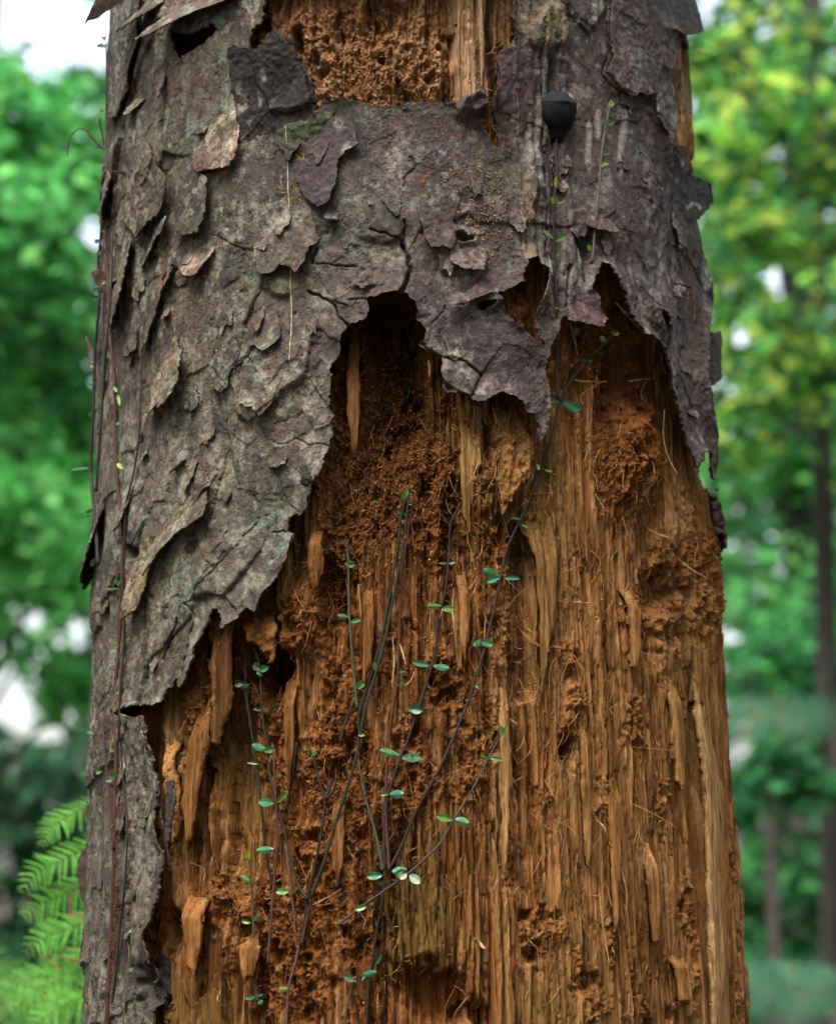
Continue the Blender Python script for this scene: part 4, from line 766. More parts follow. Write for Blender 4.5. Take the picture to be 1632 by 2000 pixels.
V, Fq, C = strands(5200, dn((760,830,150,260,1),(1255,870,62,120,1),(700,110,180,110,.35),(380,1400,40,90,.9),(600,1150,60,120,.9),(640,1500,90,200,.6),(1010,600,40,60,.4),(1390,1130,50,120,.7),(430,1770,60,50,1),(870,1330,60,80,.5),base=.02), .0022, .005, .00042, 1.1, [(.26,.095,.033),(.20,.068,.025),(.32,.14,.052)], 33, .1, standoff=.003)
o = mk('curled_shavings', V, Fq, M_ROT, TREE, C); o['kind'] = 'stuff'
V, Fq, C = strands(1500, lambda px, py: np.ones(px.shape), .0015, .006, .00022, .3, [(.22,.11,.05),(.14,.075,.04),(.30,.17,.08)], 34, .8, standoff=.004, band=.0016)
o = mk('torn_bark_fibres', V, Fq, M_ROT, TREE, C); o['kind'] = 'stuff'
def crumbs(cnt, dens, r0, r1, cols, seed):
    r = np.random.default_rng(seed); oct_ = np.array([(1,0,0),(-1,0,0),(0,1,0),(0,-1,0),(0,0,1),(0,0,-1)], float)
    tf = np.array([(0,2,4),(2,1,4),(1,3,4),(3,0,4),(2,0,5),(1,2,5),(3,1,5),(0,3,5)])
    px = r.uniform(280, 1440, cnt*8); py = r.uniform(0, 2000, cnt*8); _, a, z = hit(px, py)
    k = (r.random(len(px)) < dens(px, py)) & (hole_sdf(a.astype(np.float32), z.astype(np.float32)) < -.0005)
    a = a[k][:cnt]; z = z[k][:cnt]; m = len(a); h = wood_at(a, z); P = P3(a, z, h+.0001)
    s = np.exp(r.uniform(math.log(r0), math.log(r1), m)); V = P[:, None]+oct_[None]*s[:, None, None]*r.uniform(.5, 1.3, (m, 6, 3))+r.normal(0, .25, (m, 6, 3))*s[:, None, None]
    Fq = (tf[None]+np.arange(m)[:, None, None]*6).reshape(-1, 3)
    return V.reshape(-1, 3), Fq, np.repeat(np.array(cols)[r.integers(0, len(cols), m)]*r.uniform(.6, 1.3, (m, 1)), 6, 0)
V, Fq, C = crumbs(9000, dn((740,120,260,130,1),(760,830,150,280,.9),(1010,900,60,90,.8),(1015,600,40,60,1),(1255,870,60,120,.7),(620,1400,260,600,.4),base=.08), .0003, .0011, [(.30,.12,.043),(.37,.18,.07),(.22,.08,.03),(.46,.27,.12)], 41)
o = mk('wood_crumbs', V, Fq, M_ROT, TREE, C, False); o['kind'] = 'stuff'
# specks of wood dust caught on the bark
r = np.random.default_rng(77); px = np.concatenate([r.normal(960, 60, 900), r.uniform(280, 1340, 260)]); py = np.concatenate([r.normal(480, 120, 900), r.uniform(60, 1300, 260)])
_, a, z = hit(px, py); k = hole_sdf(a.astype(np.float32), z.astype(np.float32)) > .001; a = a[k]; z = z[k]; hb_ = bark_h(Pt(a, z))
P = P3(a, z, hb_+.0009); s = r.uniform(.0003, .0008, len(a)); V = P[:, None]+np.array([(1,0,0),(-1,0,0),(0,1,0),(0,-1,0),(0,0,1),(0,0,-1)])[None]*s[:, None, None]*r.uniform(.4, 1.4, (len(a), 6, 3))
Fq = (np.array([(0,2,4),(2,1,4),(1,3,4),(3,0,4),(2,0,5),(1,2,5),(3,1,5),(0,3,5)])[None]+np.arange(len(a))[:, None, None]*6).reshape(-1, 3)
o = mk('wood_dust', V.reshape(-1, 3), Fq, M_ROT, TREE, np.broadcast_to(np.array([.45,.27,.12]), (len(V)*6, 3)), False); o['kind'] = 'stuff'
# shards of bark standing out past the left edge, and the knots
def shard(pts, dep, gx, gy, colr, thick=.0018, name='bark_shard', label=None):
    q = np.array(pts, float); x = np.arange(q[:, 0].min()-4, q[:, 0].max()+4, 1.6); y = np.arange(q[:, 1].min()-4, q[:, 1].max()+4, 1.6)
    X, Y = np.meshgrid(x, y); d, ins = segdist(X, Y, q); f = np.where(ins, d, -d)+1.6*fbm(X/8, Y/9, 2, 500)
    keep, da, dz = cut(f, x, y, 2.6); X2 = (X+da); Y2 = (Y+dz)
    t = dep+gx*(X2-q[:, 0].mean())+gy*(Y2-q[:, 1].mean())+.0012*fbm(X2/20, Y2/26, 3, 501)
    P = ray(X2, Y2)*t[..., None]; P[..., 1] -= D
    C = np.array(colr)*(1+.35*fbm(X2/14, Y2/22, 4, 502))[..., None]; V = P.reshape(-1, 3); C = C.reshape(-1, 3)
    V, Fq, C, u = compact(V, grid_faces(*X.shape, keep), C); be = boundary(Fq); n0 = len(V)
    Vk = V+np.array([0, thick, 0])
    o = mk(name, np.vstack([V, Vk]), np.vstack([Fq, Fq[:, ::-1]+n0, np.stack([be[:, 1], be[:, 0], be[:, 0]+n0, be[:, 1]+n0], -1)]), M_BARK, TREE, np.vstack([C, C*np.array([.6,.5,.4])]))
    if label: o['label'] = label
DS = D-.03
shard([(166,46),(172,38),(191,34),(206,22),(220,14),(250,-6),(250,-30),(205,-30),(186,0)], DS-.03, .0002, .0001, (.2,.13,.11), label='pointed bark shard jutting out at the top left corner')
shard([(165,1118),(160,1108),(170,1080),(182,1062),(194,1030),(200,1040),(190,1070),(176,1100)], DS, 0, 0, (.10,.08,.06))
shard([(178,532),(190,524),(206,530),(206,570),(196,572),(186,552)], DS-.01, .0002, 0, (.12,.07,.055))
shard([(150,1680),(160,1664),(185,1640),(190,1740),(178,1792),(170,1785),(156,1745)], DS+.02, -.0002, 0, (.07,.045,.032))
shard([(172,1862),(184,1856),(186,1900),(176,1960),(160,1982),(162,1960),(170,1920)], DS, 0, 0, (.09,.07,.05))
shard([(182,1280),(200,1272),(204,1320),(184,1318)], DS, 0, 0, (.10,.06,.045))
shard([(168,658),(178,672),(184,690),(182,712),(174,700)], DS+.01, 0, 0, (.16,.11,.09))
shard([(1419,1618),(1437,1612),(1441,1622),(1440,1640),(1447,1680),(1449,1720),(1439,1728),(1427,1690)], D-.02, 0, 0, (.32,.18,.08), name='torn_wood_edge')
shard([(1437,1730),(1451,1740),(1453,1826),(1441,1830),(1431,1780)], D-.02, 0, 0, (.30,.17,.08), name='torn_wood_edge')
shard([(1441,1880),(1459,1885),(1465,1960),(1461,1978),(1446,1985)], D-.02, 0, 0, (.30,.17,.08), name='torn_wood_edge')
shard([(1396,1370),(1413,1386),(1425,1396),(1427,1404),(1421,1400),(1419,1424),(1411,1420),(1396,1430)], D-.02, 0, 0, (.34,.19,.08), name='torn_wood_edge')
def lump(px, py, rx, ry, rd, off, colr, mat, name, parent, nz=.25, seed=0, n=(26, 20), bark=True):
    _, a, z = hit(np.array([px]), np.array([py])); h = bark_h(Pt(a, z))[0] if bark else wood_at(a, z)[0]
    c = P3(a, z, h+off)[0]; nn, tt = frame(a); nn = nn[0]; tt = tt[0]; up = np.array([0, 0, 1.])
    u, v = np.meshgrid(np.linspace(0, 2*math.pi, n[0], endpoint=False), np.linspace(0, math.pi, n[1])); k = .00031
    dirs = np.stack([np.sin(v)*np.cos(u), np.cos(v), np.sin(v)*np.sin(u)], -1)
    rr = 1+nz*fbm(dirs[..., 0]*3+dirs[..., 2]*2+seed, dirs[..., 1]*3-dirs[..., 2], 4, 600+seed)
    V = c+(dirs[..., 0:1]*rx*k*tt+dirs[..., 1:2]*ry*k*up+dirs[..., 2:3]*rd*k*nn)*rr[..., None]; V = V.reshape(-1, 3)
    i = np.arange(n[1]-1)[:, None]*n[0]; j = np.arange(n[0])[None]; j2 = (j+1) % n[0]
    Fq = np.stack([i+j, i+j2, i+n[0]+j2, i+n[0]+j], -1).reshape(-1, 4)
    return mk(name, V, Fq, mat, parent, np.array(colr)*(1+.3*fbm(V[:, 0]*300, V[:, 2]*300, 2, 5))[:, None])
lump(286, 1922, 23, 46, 12, -.004, (.022,.019,.017), M_FUNG, 'knot', TREE, .7, 3, (60, 46))['label'] = 'black charred looking knot at the lower left of the bark'
lump(605, 937, 13, 14, 9, .001, (.03,.032,.024), M_FUNG, 'knot', TREE, .5, 8, (40, 30))['label'] = 'small round dark knot on the torn bark edge'
lump(614, 506, 8, 9, 4, .000, (.03,.027,.024), M_FUNG, 'knot', TREE, .4, 11)
# thin pale root running down the bark
q = np.array([(563,250),(565,300),(566,360),(568,400),(568,450),(570,500),(571,540),(573,600),(574,650),(573,710)], float); _, a, z = hit(q[:, 0], q[:, 1])
sp = smooth_path(np.stack([a, z], -1), 14); hb_ = bark_h(Pt(sp[:, 0], sp[:, 1])); rr = .00034*(1+.5*vn(np.arange(len(sp))*.6, np.arange(len(sp))*0., 3))
mb = MB(); mb.tube(P3(sp[:, 0], sp[:, 1], np.maximum(hb_+.0012, np.convolve(np.pad(hb_, 4, 'edge'), np.ones(9)/9, 'valid')+.0012)), rr, 6, (.42,.36,.22)); mb.build('hair_root', M_STEM, TREE)

# ------------------------------------------------------------------ bracket fungus (a thing of its own)
_, a, z = hit(np.array([1088.]), np.array([228.])); hh = bark_h(Pt(a, z))[0]; n_, t_ = frame(a); n_ = n_[0]; t_ = t_[0]; base = P3(a, z, hh+.0035)[0]
FG = empty('bracket_fungus', base, 'small black hoof shaped bracket fungus growing from the bark in the upper right', 'fungus')
k = .00031; prof = [(-.9, 4, -2), (-29, 4, 0)]
nu = 40; lev = [(44,3,1.5),(42,10,4),(38.5,16,7),(33,21.5,11),(26,26,15.5),(19,28.5,19),(15,28.2,18.3),(8,29.2,18.6),(0,29.4,18),(-8,28.4,16.5),(-15,25,14.5),(-20,20,12),(-24,15.5,10),(-30,13,8.5),(-36,11,7),(-40,6,5),(-41,2,2)]
k *= 1.3; th = np.linspace(0, 2*math.pi, nu, endpoint=False); V = []
for (y_, rx_, rd_) in lev:
    sx = -math.copysign(1, 1)*0; wob = 1+.06*fbm(np.cos(th)*2+y_*.05, np.sin(th)*2+y_*.03, 3, 700)
    V.append(base+((np.cos(th)*rx_*wob+(1.5 if y_ > -10 else -1))[:, None]*t_+((y_+.10*np.cos(th)*rx_*.4)*1.)[:, None]*np.array([0, 0, 1.])+((np.sin(th)*rd_*wob+rd_*.55))[:, None]*n_)*k)
V = np.vstack(V); V = V+.0011*np.stack([fbm(V[:, 0]*160+V[:, 1]*90, V[:, 2]*170, 3, 710+q_) for q_ in range(3)], -1); i = np.arange(len(lev)-1)[:, None]*nu; j = np.arange(nu)[None]; j2 = (j+1) % nu
Fq = np.stack([i+j, i+nu+j, i+nu+j2, i+j2], -1).reshape(-1, 4); n5 = 5*nu
capq = np.vstack([Fq[:n5], [[0, nu//4, nu//2, 3*nu//4]]])
mk('fungus_cap', V, capq, M_FUNG, FG, np.broadcast_to((.010,.012,.014), V.shape))
mk('fungus_body', V, Fq[n5:], M_FUNG, FG, np.broadcast_to((.0045,.005,.006), V.shape))

# ------------------------------------------------------------------ moss
def moss(name, label, blobs, cnt, cols, lmin, lmax, rad, seed, flat=.5):
    r = np.random.default_rng(seed); Vs = MB()
    for cx, cy, sx, sy, rotd, wt in blobs:
        m = int(cnt*wt); u = r.normal(0, 1, m).clip(-1.8, 1.8)*sx; v = r.normal(0, 1, m).clip(-1.8, 1.8)*sy; c_, s_ = math.cos(rotd), math.sin(rotd)
        px = cx+u*c_-v*s_; py = cy+u*s_+v*c_; _, a, z = hit(px, py); h = bark_h(Pt(a, z)); sd_ = hole_sdf(a.astype(np.float32), z.astype(np.float32)) > .0003
        for q in np.nonzero(sd_)[0]:
            n, t = frame(a[q:q+1]); n = n[0]; t = t[0]; p = P3(a[q:q+1], z[q:q+1], h[q:q+1]+.0003)[0]; L_ = r.uniform(lmin, lmax); g = r.uniform(0, 6.28)
            d1 = n*(1-flat)+(t*math.cos(g)+np.array([0, 0, 1])*math.sin(g))*flat*1.4; d2 = d1+r.normal(0, .5, 3)-np.array([0, 0, .3])
            Vs.tube(np.array([p, p+d1*L_*.5, p+d1*L_*.5+d2*L_*.5]), [rad, rad*.9, rad*.4], 4, np.array(cols[r.integers(len(cols))])*r.uniform(.7, 1.3))
    o = Vs.build(name, M_MOSS); return tag(o, label, 'moss')
G_ = [(.07,.12,.03), (.11,.15,.04), (.05,.08,.025), (.16,.16,.06)]; O_ = [(.26,.19,.06), (.32,.23,.09), (.20,.14,.05)]
moss('moss_patch', 'green moss along the torn top edge of bark right of the upright flake', [(600,246,26,10,-.5,.5),(570,275,8,14,.2,.2),(655,213,16,6,-.3,.3),(708,212,14,6,.2,.25)], 1000, G_, .001, .0028, .00022, 50)
moss('moss_patch', 'yellow brown creeping moss strands on the purple bark plate', [(610,325,26,14,-.2,.5),(600,372,26,6,-.35,.6),(575,388,14,5,-.1,.3),(640,305,14,5,-.4,.2)], 420, O_, .003, .007, .00026, 51, 1.)
moss('moss_patch', 'rusty moss clump beside the right side of the upper bark plate', [(940,320,20,12,.1,.4),(925,345,16,14,.3,.4),(915,365,30,6,.1,.3)], 420, O_, .0012, .003, .0003, 52, .6)
moss('moss_patch', 'tiny green moss tuft near the small tongue of bark', [(968,368,8,6,.1,.5),(950,380,12,10,.1,.3)], 200, G_, .001, .002, .0002, 53)
moss('moss_patch', 'olive moss spot on the right hand bark sheet', [(1228,527,9,8,.1,.6)], 260, G_, .0008, .0018, .0002, 54)
moss('moss_patch', 'yellow green moss streak low on the right hand bark sheet', [(1322,750,7,12,.1,.5),(1328,782,6,14,.1,.6)], 260, [(.25,.24,.06),(.2,.2,.06)], .0008, .0016, .0002, 55)
moss('moss_patch', 'mossy growth capping the pale lump at the top of the bark', [(1072,40,18,24,.1,1.)], 420, [(.16,.15,.06),(.26,.23,.10),(.09,.11,.04)], .001, .0022, .00024, 56)
moss('moss_patch', 'small green moss tuft above the dark round knot', [(465,922,8,8,.1,.6)], 160, G_, .001, .002, .0002, 57)
moss('moss_patch', 'speckled mustard crust around the hole in the middle of the bark', [(950,440,26,40,.3,.5),(905,450,30,30,.1,.3),(1022,400,8,60,0,.5)], 520, O_, .0006, .0014, .0004, 58, .2)

# ------------------------------------------------------------------ climbing vines
LG = dict(t=(.055,.20,.095), g=(.09,.23,.055), y=(.20,.30,.05), w=(.22,.34,.25), d=(.024,.078,.035), b=(.05,.20,.12))
def path_on(pts, h, wood=True, mn=.0022):
    q = np.array(pts, float); P, a, z = hit(q[:, 0], q[:, 1], h)
    sq = smooth_path(q, 7); P, a, z = hit(sq[:, 0], sq[:, 1], h)
    if wood: base = np.maximum(wood_at(a, z), -.03)
    else: base = bark_h(Pt(a, z), False)
    ins = hole_sdf(a.astype(np.float32), z.astype(np.float32)) < 0
    base = np.where(ins, np.maximum(wood_at(a, z), -.03), bark_h(Pt(a, z), False)+.001)
    hh = np.maximum(base+mn, h); k_ = np.ones(9)/9
    hh = np.maximum(hh, np.convolve(np.pad(hh, 4, 'edge'), k_, 'valid')); hh = np.convolve(np.pad(hh, 4, 'edge'), k_, 'valid')
    out = np.array([hit(sq[i, 0], sq[i, 1], hh[i])[0] for i in range(len(sq))])
    return sq, out, hh
def leaf(parent, x0, y0, x1, y1, wd, colr, hgt, tilt, seed):
    r = np.random.default_rng(seed); p0 = hit(x0, y0, hgt)[0]; p1 = hit(x1, y1, hgt+.002)[0]
    view = np.array([0, -D, 0])-p0; view /= np.linalg.norm(view); ax = p1-p0; L_ = np.linalg.norm(ax); ax /= L_
    sd_ = np.cross(ax, view); sd_ /= np.linalg.norm(sd_); nn = np.cross(sd_, ax); k = .00031*wd*.5
    nu_, nv = 11, 7; V = []; C = []; jit = r.uniform(.7, 1.25)*np.array([r.uniform(.7, 1.5), 1, r.uniform(.7, 1.1)]); tilt = tilt*r.uniform(.6, 2.2); wd = wd*r.uniform(.85, 1.2)
    for i in range(nu_):
        u = i/(nu_-1); wv = (math.sin(math.pi*min(1, u*.94+.03)))**.62*(1+.15*(u-.5))
        for j in range(nv):
            v = j/(nv-1)*2-1
            V.append(p0+ax*u*L_+sd_*v*k*wv+nn*(abs(v)*k*.35*tilt-.10*L_*(u-.3)**2*2*tilt+abs(v)**3*0))
            C.append(np.array(colr)*jit*(1.0+(.45 if abs(v) < .12 else 0)+.12*r.normal()*0)*(.9+.2*u))
    V = np.array(V); Fq = grid_faces(nu_, nv)
    if nn@view < 0: pass
    c2 = np.array(C)
    if wd > 12 and r.random() < .55 and hgt > -.02:     # dusty specks on the blade, as in the photo
        k2 = r.integers(0, len(V), 5); c2[k2] = c2[k2]*.3+np.array([.45,.30,.15])*.7
    return mk('leaf', V, Fq, M_LEAF, parent, c2)
VN = 0; LB_ = 'vines climbing the left edge of the trunk'
def vine(label, stems, leaves, h=-.010, r=3.0, col=(.075,.045,.040), group='climbing vines on the rotten trunk'):
    """stems: list of (points, colour or None, radius px or None); leaves: (x0,y0,x1,y1,width,colour)"""
    global VN
    VN += 1; paths = [(path_on(p, h if len(s) < 3 else s[2]), s) for s in [(s if isinstance(s, tuple) else (s,)) for s in stems] for p in [s[0]]]
    base = paths[0][0][1][-1]
    root = empty('climbing_vine', base, label, 'vine', group)
    for (sq, P, hh), s in paths:
        c = s[1] if len(s) > 1 and s[1] is not None else col; rr = (s[3] if len(s) > 3 else r)*.00031
        n = len(P); kk = np.linspace(0, 1, n); V, q, t = tube(P, rr*(.62+.45*kk)*(1+.10*np.sin(np.arange(n)*1.7)), 7)
        Ff = np.vstack([q[:, :3], q[:, [0, 2, 3]], t]); cc = np.array(c)*(1+.3*fbm(np.arange(len(V))/60., np.zeros(len(V)), 3, VN))[:, None]
        mk('stem', V, Ff, M_STEM, root, cc)
    if group != LB_:
        rt = np.random.default_rng(VN+300); mr = MB()
        for (sq, P, hh), s in paths:
            for i in rt.integers(2, max(3, len(P)-2), max(4, len(P)//3)):
                p0 = P[i]; nn = np.array([Xz(p0[2]), 0, p0[2]])-p0; nn /= np.linalg.norm(nn); dd = np.array([rt.choice([-1, 1])*1., 0, rt.normal(0, .35)])
                L_ = rt.uniform(.0015, .005); mr.tube(np.array([p0, p0+dd*L_*.6+nn*.001, p0+dd*L_+nn*.0035]), [.00016, .00013, .00008], 3, (.20,.10,.045))
        o = mr.build('rootlets', M_STEM, root); o['kind'] = 'stuff'
    allq = np.vstack([p[0][0] for p in paths]); allh = np.concatenate([p[0][2] for p in paths])
    for i, (x0, y0, x1, y1, wd, cc) in enumerate(leaves):
        m = np.argmin(np.hypot(allq[:, 0]-x0, allq[:, 1]-y0))
        leaf(root, x0, y0, x1, y1, wd, LG[cc], allh[m]+.001, [.6, 1., -.5][i % 3], VN*50+i)
    return root
PUR = (.06,.038,.042); RED = (.075,.030,.022); GRN = (.020,.023,.013); DRK = (.024,.018,.013); BRN = (.12,.07,.04)
vine('long purple stemmed vine crossing the wood from the right bark to the low leaf cluster', [([(1116,650),(1110,720),(1098,769),(1090,790),(1077,848),(1058,910),(1044,950),(1017,1011),(989,1073),(978,1122),(968,1171),(952,1241),(937,1296),(916,1364),(882,1448),(854,1508),(814,1582),(784,1652),(762,1695)], (.032,.021,.017)),
  ([(1086,268),(1085,305),(1087,346),(1084,368),(1081,398),(1081,465),(1083,527),(1087,603),(1086,695),(1089,781)], DRK, -.003, 3.0), ([(1199,652),(1184,667),(1159,692),(1135,720),(1110,750),(1096,785)], GRN)],  # second stem's top stretch is added to draw the dark groove below the fungus
 [(1092,786,1066,775,8,'b'),(1098,783,1136,800,16,'b'),(1100,790,1128,806,10,'b'),(1017,1013,998,1010,7,'t'),(1018,1024,1032,1029,5,'g'),(974,1126,943,1112,17,'t'),(973,1128,950,1136,12,'t'),(983,1128,1014,1129,9,'b'),(942,1250,924,1262,13,'t'),(938,1252,962,1259,15,'b'),(929,1338,934,1343,6,'b'),
  (1085,366,1086,345,10,'y'),(1082,398,1076,385,9,'y'),(1086,396,1103,391,6,'t'),(1080,466,1060,449,8,'w'),(1084,470,1103,461,11,'g'),(1088,603,1084,600,6,'y'),(1090,604,1098,606,4,'t'),(1197,654,1208,650,8,'y'),(1195,652,1197,646,7,'y'),(1182,668,1171,657,11,'w'),(1144,708,1138,700,4,'b'),(1148,706,1156,704,4,'b'),(1114,742,1116,738,5,'t'),
  (1130,648,1118,645,14,'d'),(1142,648,1150,652,12,'d'),(1048,905,1052,918,7,'g'),(1062,917,1078,921,6,'g'),(915,1365,908,1368,4,'t')])
vine('thin upright vine stem reaching highest on the right side of the bark', [([(1193,196),(1184,239),(1175,291),(1169,368),(1162,430),(1158,490),(1153,517),(1147,545),(1142,570)], (.085,.07,.055))],
 [(1192,208,1189,200,7,'w'),(1193,208,1197,198,7,'y'),(1185,243,1180,234,8,'g'),(1187,243,1198,239,5,'g'),(1176,301,1191,299,6,'t'),(1175,326,1188,321,14,'g'),(1152,490,1148,478,9,'y'),(1149,540,1145,534,6,'y'),(1170,440,1176,436,4,'g')])
vine('curving grey green vine rising to the right over the pale wood', [([(991,1410),(981,1431),(971,1448),(952,1484),(922,1542),(885,1602),(860,1646),(833,1674),(796,1707),(753,1738),(713,1766),(658,1808)], (.05,.05,.042), -.004, 2.4)],
 [(991,1412,993,1406,9,'y'),(982,1434,977,1418,11,'g'),(952,1482,936,1477,8,'g'),(956,1480,980,1484,8,'t'),(882,1600,852,1594,15,'g'),(888,1601,915,1608,18,'t'),(796,1708,773,1706,20,'t'),(792,1704,780,1716,16,'w'),(794,1698,766,1704,16,'b'),(800,1709,820,1724,17,'w'),(716,1770,692,1776,11,'g')])
vine('middle vine with the largest paired teal leaves', [([(900,981),(880,1024),(877,1073),(873,1122),(867,1164),(854,1213),(851,1256),(842,1302),(821,1370),(795,1448),(781,1481),(759,1548),(752,1597),(750,1650),(750,1700)], (.032,.021,.017))],
 [(873,1100,857,1100,5,'g'),(876,1100,889,1097,6,'g'),(862,1184,834,1184,11,'g'),(863,1189,885,1189,13,'g'),(838,1299,806,1293,13,'t'),(846,1302,877,1305,13,'t'),(812,1388,797,1386,8,'g'),(800,1382,825,1388,19,'t'),(779,1476,741,1466,16,'t'),(785,1479,822,1480,18,'t'),(759,1550,742,1553,5,'g'),(761,1552,788,1551,17,'b'),(746,1709,716,1712,15,'t')])
vine('thin dark red vine standing straight in the middle of the wood', [([(811,959),(803,1000),(796,1042),(784,1122),(781,1195),(778,1272),(776,1324),(765,1394),(759,1448),(753,1542),(755,1622),(758,1665),(760,1700)], RED)],
 [(779,1312,792,1311,5,'b'),(778,1340,776,1335,6,'g'),(781,1343,788,1334,10,'g'),(786,1332,784,1324,6,'y'),(751,1592,748,1588,4,'t')])
vine('thick double vine stem curving from the dark hollow to lower left', [([(799,950),(784,1005),(775,1079),(762,1158),(744,1250),(723,1324),(701,1394),(701,1450),(683,1524),(658,1600),(631,1689),(606,1756)], GRN, -.007, 3.4),([(798,960),(790,1048),(781,1097),(765,1183),(753,1244),(735,1311),(713,1385),(703,1440)], (.024,.028,.018), -.006, 3.0),([(606,1756),(600,1790),(588,1848)], RED)],
 [(790,975,786,967,10,'g'),(792,972,794,956,8,'g'),(784,1004,776,1000,6,'t'),(789,1006,794,1002,6,'t'),(790,1050,793,1046,6,'y'),(733,1310,732,1294,10,'g'),(706,1434,703,1428,5,'t'),(701,1434,712,1436,8,'y'),(663,1570,667,1563,6,'g')])
vine('slender dark green vine left of the double stem', [([(677,1057),(680,1103),(681,1180),(686,1256),(692,1324),(697,1384)], (.05,.06,.035)),([(701,1350),(685,1385),(672,1420),(664,1450)], DRK),([(701,1496),(713,1557),(729,1612),(741,1664),(747,1701)], (.05,.06,.04))],
 [(680,1102,673,1100,8,'g'),(682,1104,693,1103,10,'b'),(680,1206,660,1203,11,'g'),(686,1214,704,1210,9,'g'),(697,1344,714,1328,13,'g'),(677,1060,675,1052,6,'g'),(676,1070,677,1064,5,'g'),(702,1494,702,1489,5,'w')])
vine('leafy vine below the dark opening under the bark tip', [([(494,1256),(506,1296),(509,1333),(514,1410),(520,1450),(528,1517),(543,1579),(558,1634),(571,1695),(583,1732),(601,1756)], (.024,.028,.016), -.008, 2.8),([(479,1272),(480,1330),(482,1364),(491,1428),(497,1468),(505,1527),(512,1588),(520,1664),(532,1735)], DRK),
   ([(532,1452),(537,1520),(541,1622),(540,1664),(534,1741),(528,1818),(523,1885)], RED, -.006),([(558,1649),(567,1726),(574,1787),(578,1845),(583,1851),(574,1891),(564,1928),(561,1971),(558,2010)], (.11,.055,.050)),([(579,1450),(570,1520),(558,1585)], DRK)],
 [(508,1306,494,1298,16,'d'),(509,1307,524,1304,14,'b'),(509,1312,505,1318,14,'t'),(478,1336,454,1334,15,'d'),(482,1342,482,1330,0,'d'),(470,1346,487,1340,14,'d'),(509,1387,495,1385,4,'g'),(530,1387,540,1382,7,'d'),(519,1464,492,1455,14,'t'),(517,1466,537,1463,12,'g'),(505,1492,482,1489,5,'g'),(541,1519,550,1515,6,'t'),
  (534,1568,505,1566,17,'b'),(541,1567,560,1548,12,'g'),(534,1659,502,1661,14,'t'),(563,1741,539,1741,13,'g'),(567,1746,579,1736,5,'g'),(562,1931,546,1932,8,'g')])
vine('small forked vine tip with tiny leaves left of centre', [([(603,1462),(613,1484),(623,1527),(634,1560),(629,1618),(621,1661),(607,1726),(601,1756),(595,1802),(586,1848)], DRK),([(659,1515),(650,1545),(634,1562)], DRK),([(648,1520),(642,1545),(635,1560)], GRN)],
 [(603,1466,598,1458,6,'g'),(604,1466,608,1457,6,'y'),(607,1478,620,1470,5,'g'),(612,1482,605,1478,4,'y')])
vine('short leafy shoot low on the left side of the wood', [([(483,1668),(488,1690),(491,1726),(494,1787),(497,1864),(500,1937),(503,1955)], (.065,.05,.035))],
 [(484,1680,480,1668,6,'y'),(486,1680,485,1664,6,'y'),(488,1722,471,1712,12,'g'),(490,1724,494,1714,10,'y'),(491,1802,472,1798,9,'g'),(497,1799,507,1787,9,'t'),(498,1946,480,1950,10,'t'),(502,1944,513,1942,6,'t'),(503,1960,514,1956,9,'t'),(499,1899,494,1902,4,'t')])
vine('dark vine pieces beside the groove at the bottom', [([(750,1700),(747,1756),(735,1818),(727,1879),(719,1925),(715,2010)], DRK, -.010, 3.),([(692,1916),(683,1940),(676,1975),(672,2010)], (.09,.04,.03))],
 [(692,1915,672,1906,14,'t'),(692,1916,712,1906,13,'t'),(706,1905,735,1899,14,'b'),(731,1884,744,1865,10,'d'),(732,1770,727,1762,6,'t')])
# vine bundle on the left edge, thickened and darkened to suggest shadow lines there
LB = 'vines climbing the left edge of the trunk'
vine('red brown vine running the full height of the left edge', [([(206,438),(208,480),(210,542),(215,649),(224,756),(226,879),(230,950),(240,1042),(236,1164),(233,1256),(226,1348),(226,1440),(228,1500),(226,1542),(224,1634),(221,1726),(217,1833),(212,1940),(208,2010)], RED, .004, 4.4)],
 [(200,1506,186,1508,11,'y'),(232,1020,222,1022,8,'y'),(230,1030,220,1036,7,'w'),(234,1090,226,1096,6,'t'),(236,1132,228,1142,9,'g'),(232,1150,210,1152,6,'g'),(232,1260,222,1264,8,'g'),(230,1268,214,1272,7,'w'),(224,1466,214,1470,9,'g'),(222,1522,206,1526,7,'w'),(230,1510,216,1518,9,'g'),(226,1730,236,1726,7,'t'),(212,1832,194,1834,6,'d'),(212,1938,194,1952,13,'d'),(196,1948,184,1956,6,'t'),(222,756,228,764,7,'g'),(230,770,234,790,8,'g'),(226,830,236,828,9,'y'),(230,905,238,914,10,'y')], group=LB)
vine('dark outermost vine hanging clear of the left edge', [([(200,400),(198,450),(192,520),(194,560),(194,588),(190,640),(186,695),(183,802),(178,910),(180,950),(188,1042),(192,1103)], (.03,.025,.022), .010, 4.0),([(204,560),(202,640),(203,710),(198,818),(191,910),(188,960)], (.03,.033,.026), .008, 3.4),([(221,450),(218,542),(212,634),(206,700),(202,780)], (.03,.036,.026), .006, 3.2)],
 [(198,470,181,472,9,'d'),(196,490,190,498,7,'d'),(196,560,183,564,6,'g'),(200,572,180,574,9,'d'),(196,581,174,587,5,'d'),(206,548,202,556,8,'g'),(186,708,172,704,3,'d'),(184,716,176,714,5,'y'),(183,750,174,750,4,'g'),(200,795,160,820,8,'g'),(196,800,170,810,5,'d'),(175,915,148,918,8,'g'),(182,994,166,1004,8,'g'),(180,1006,164,1012,7,'t'),(188,1090,178,1106,12,'d'),(196,1194,178,1200,6,'d')], group=LB)
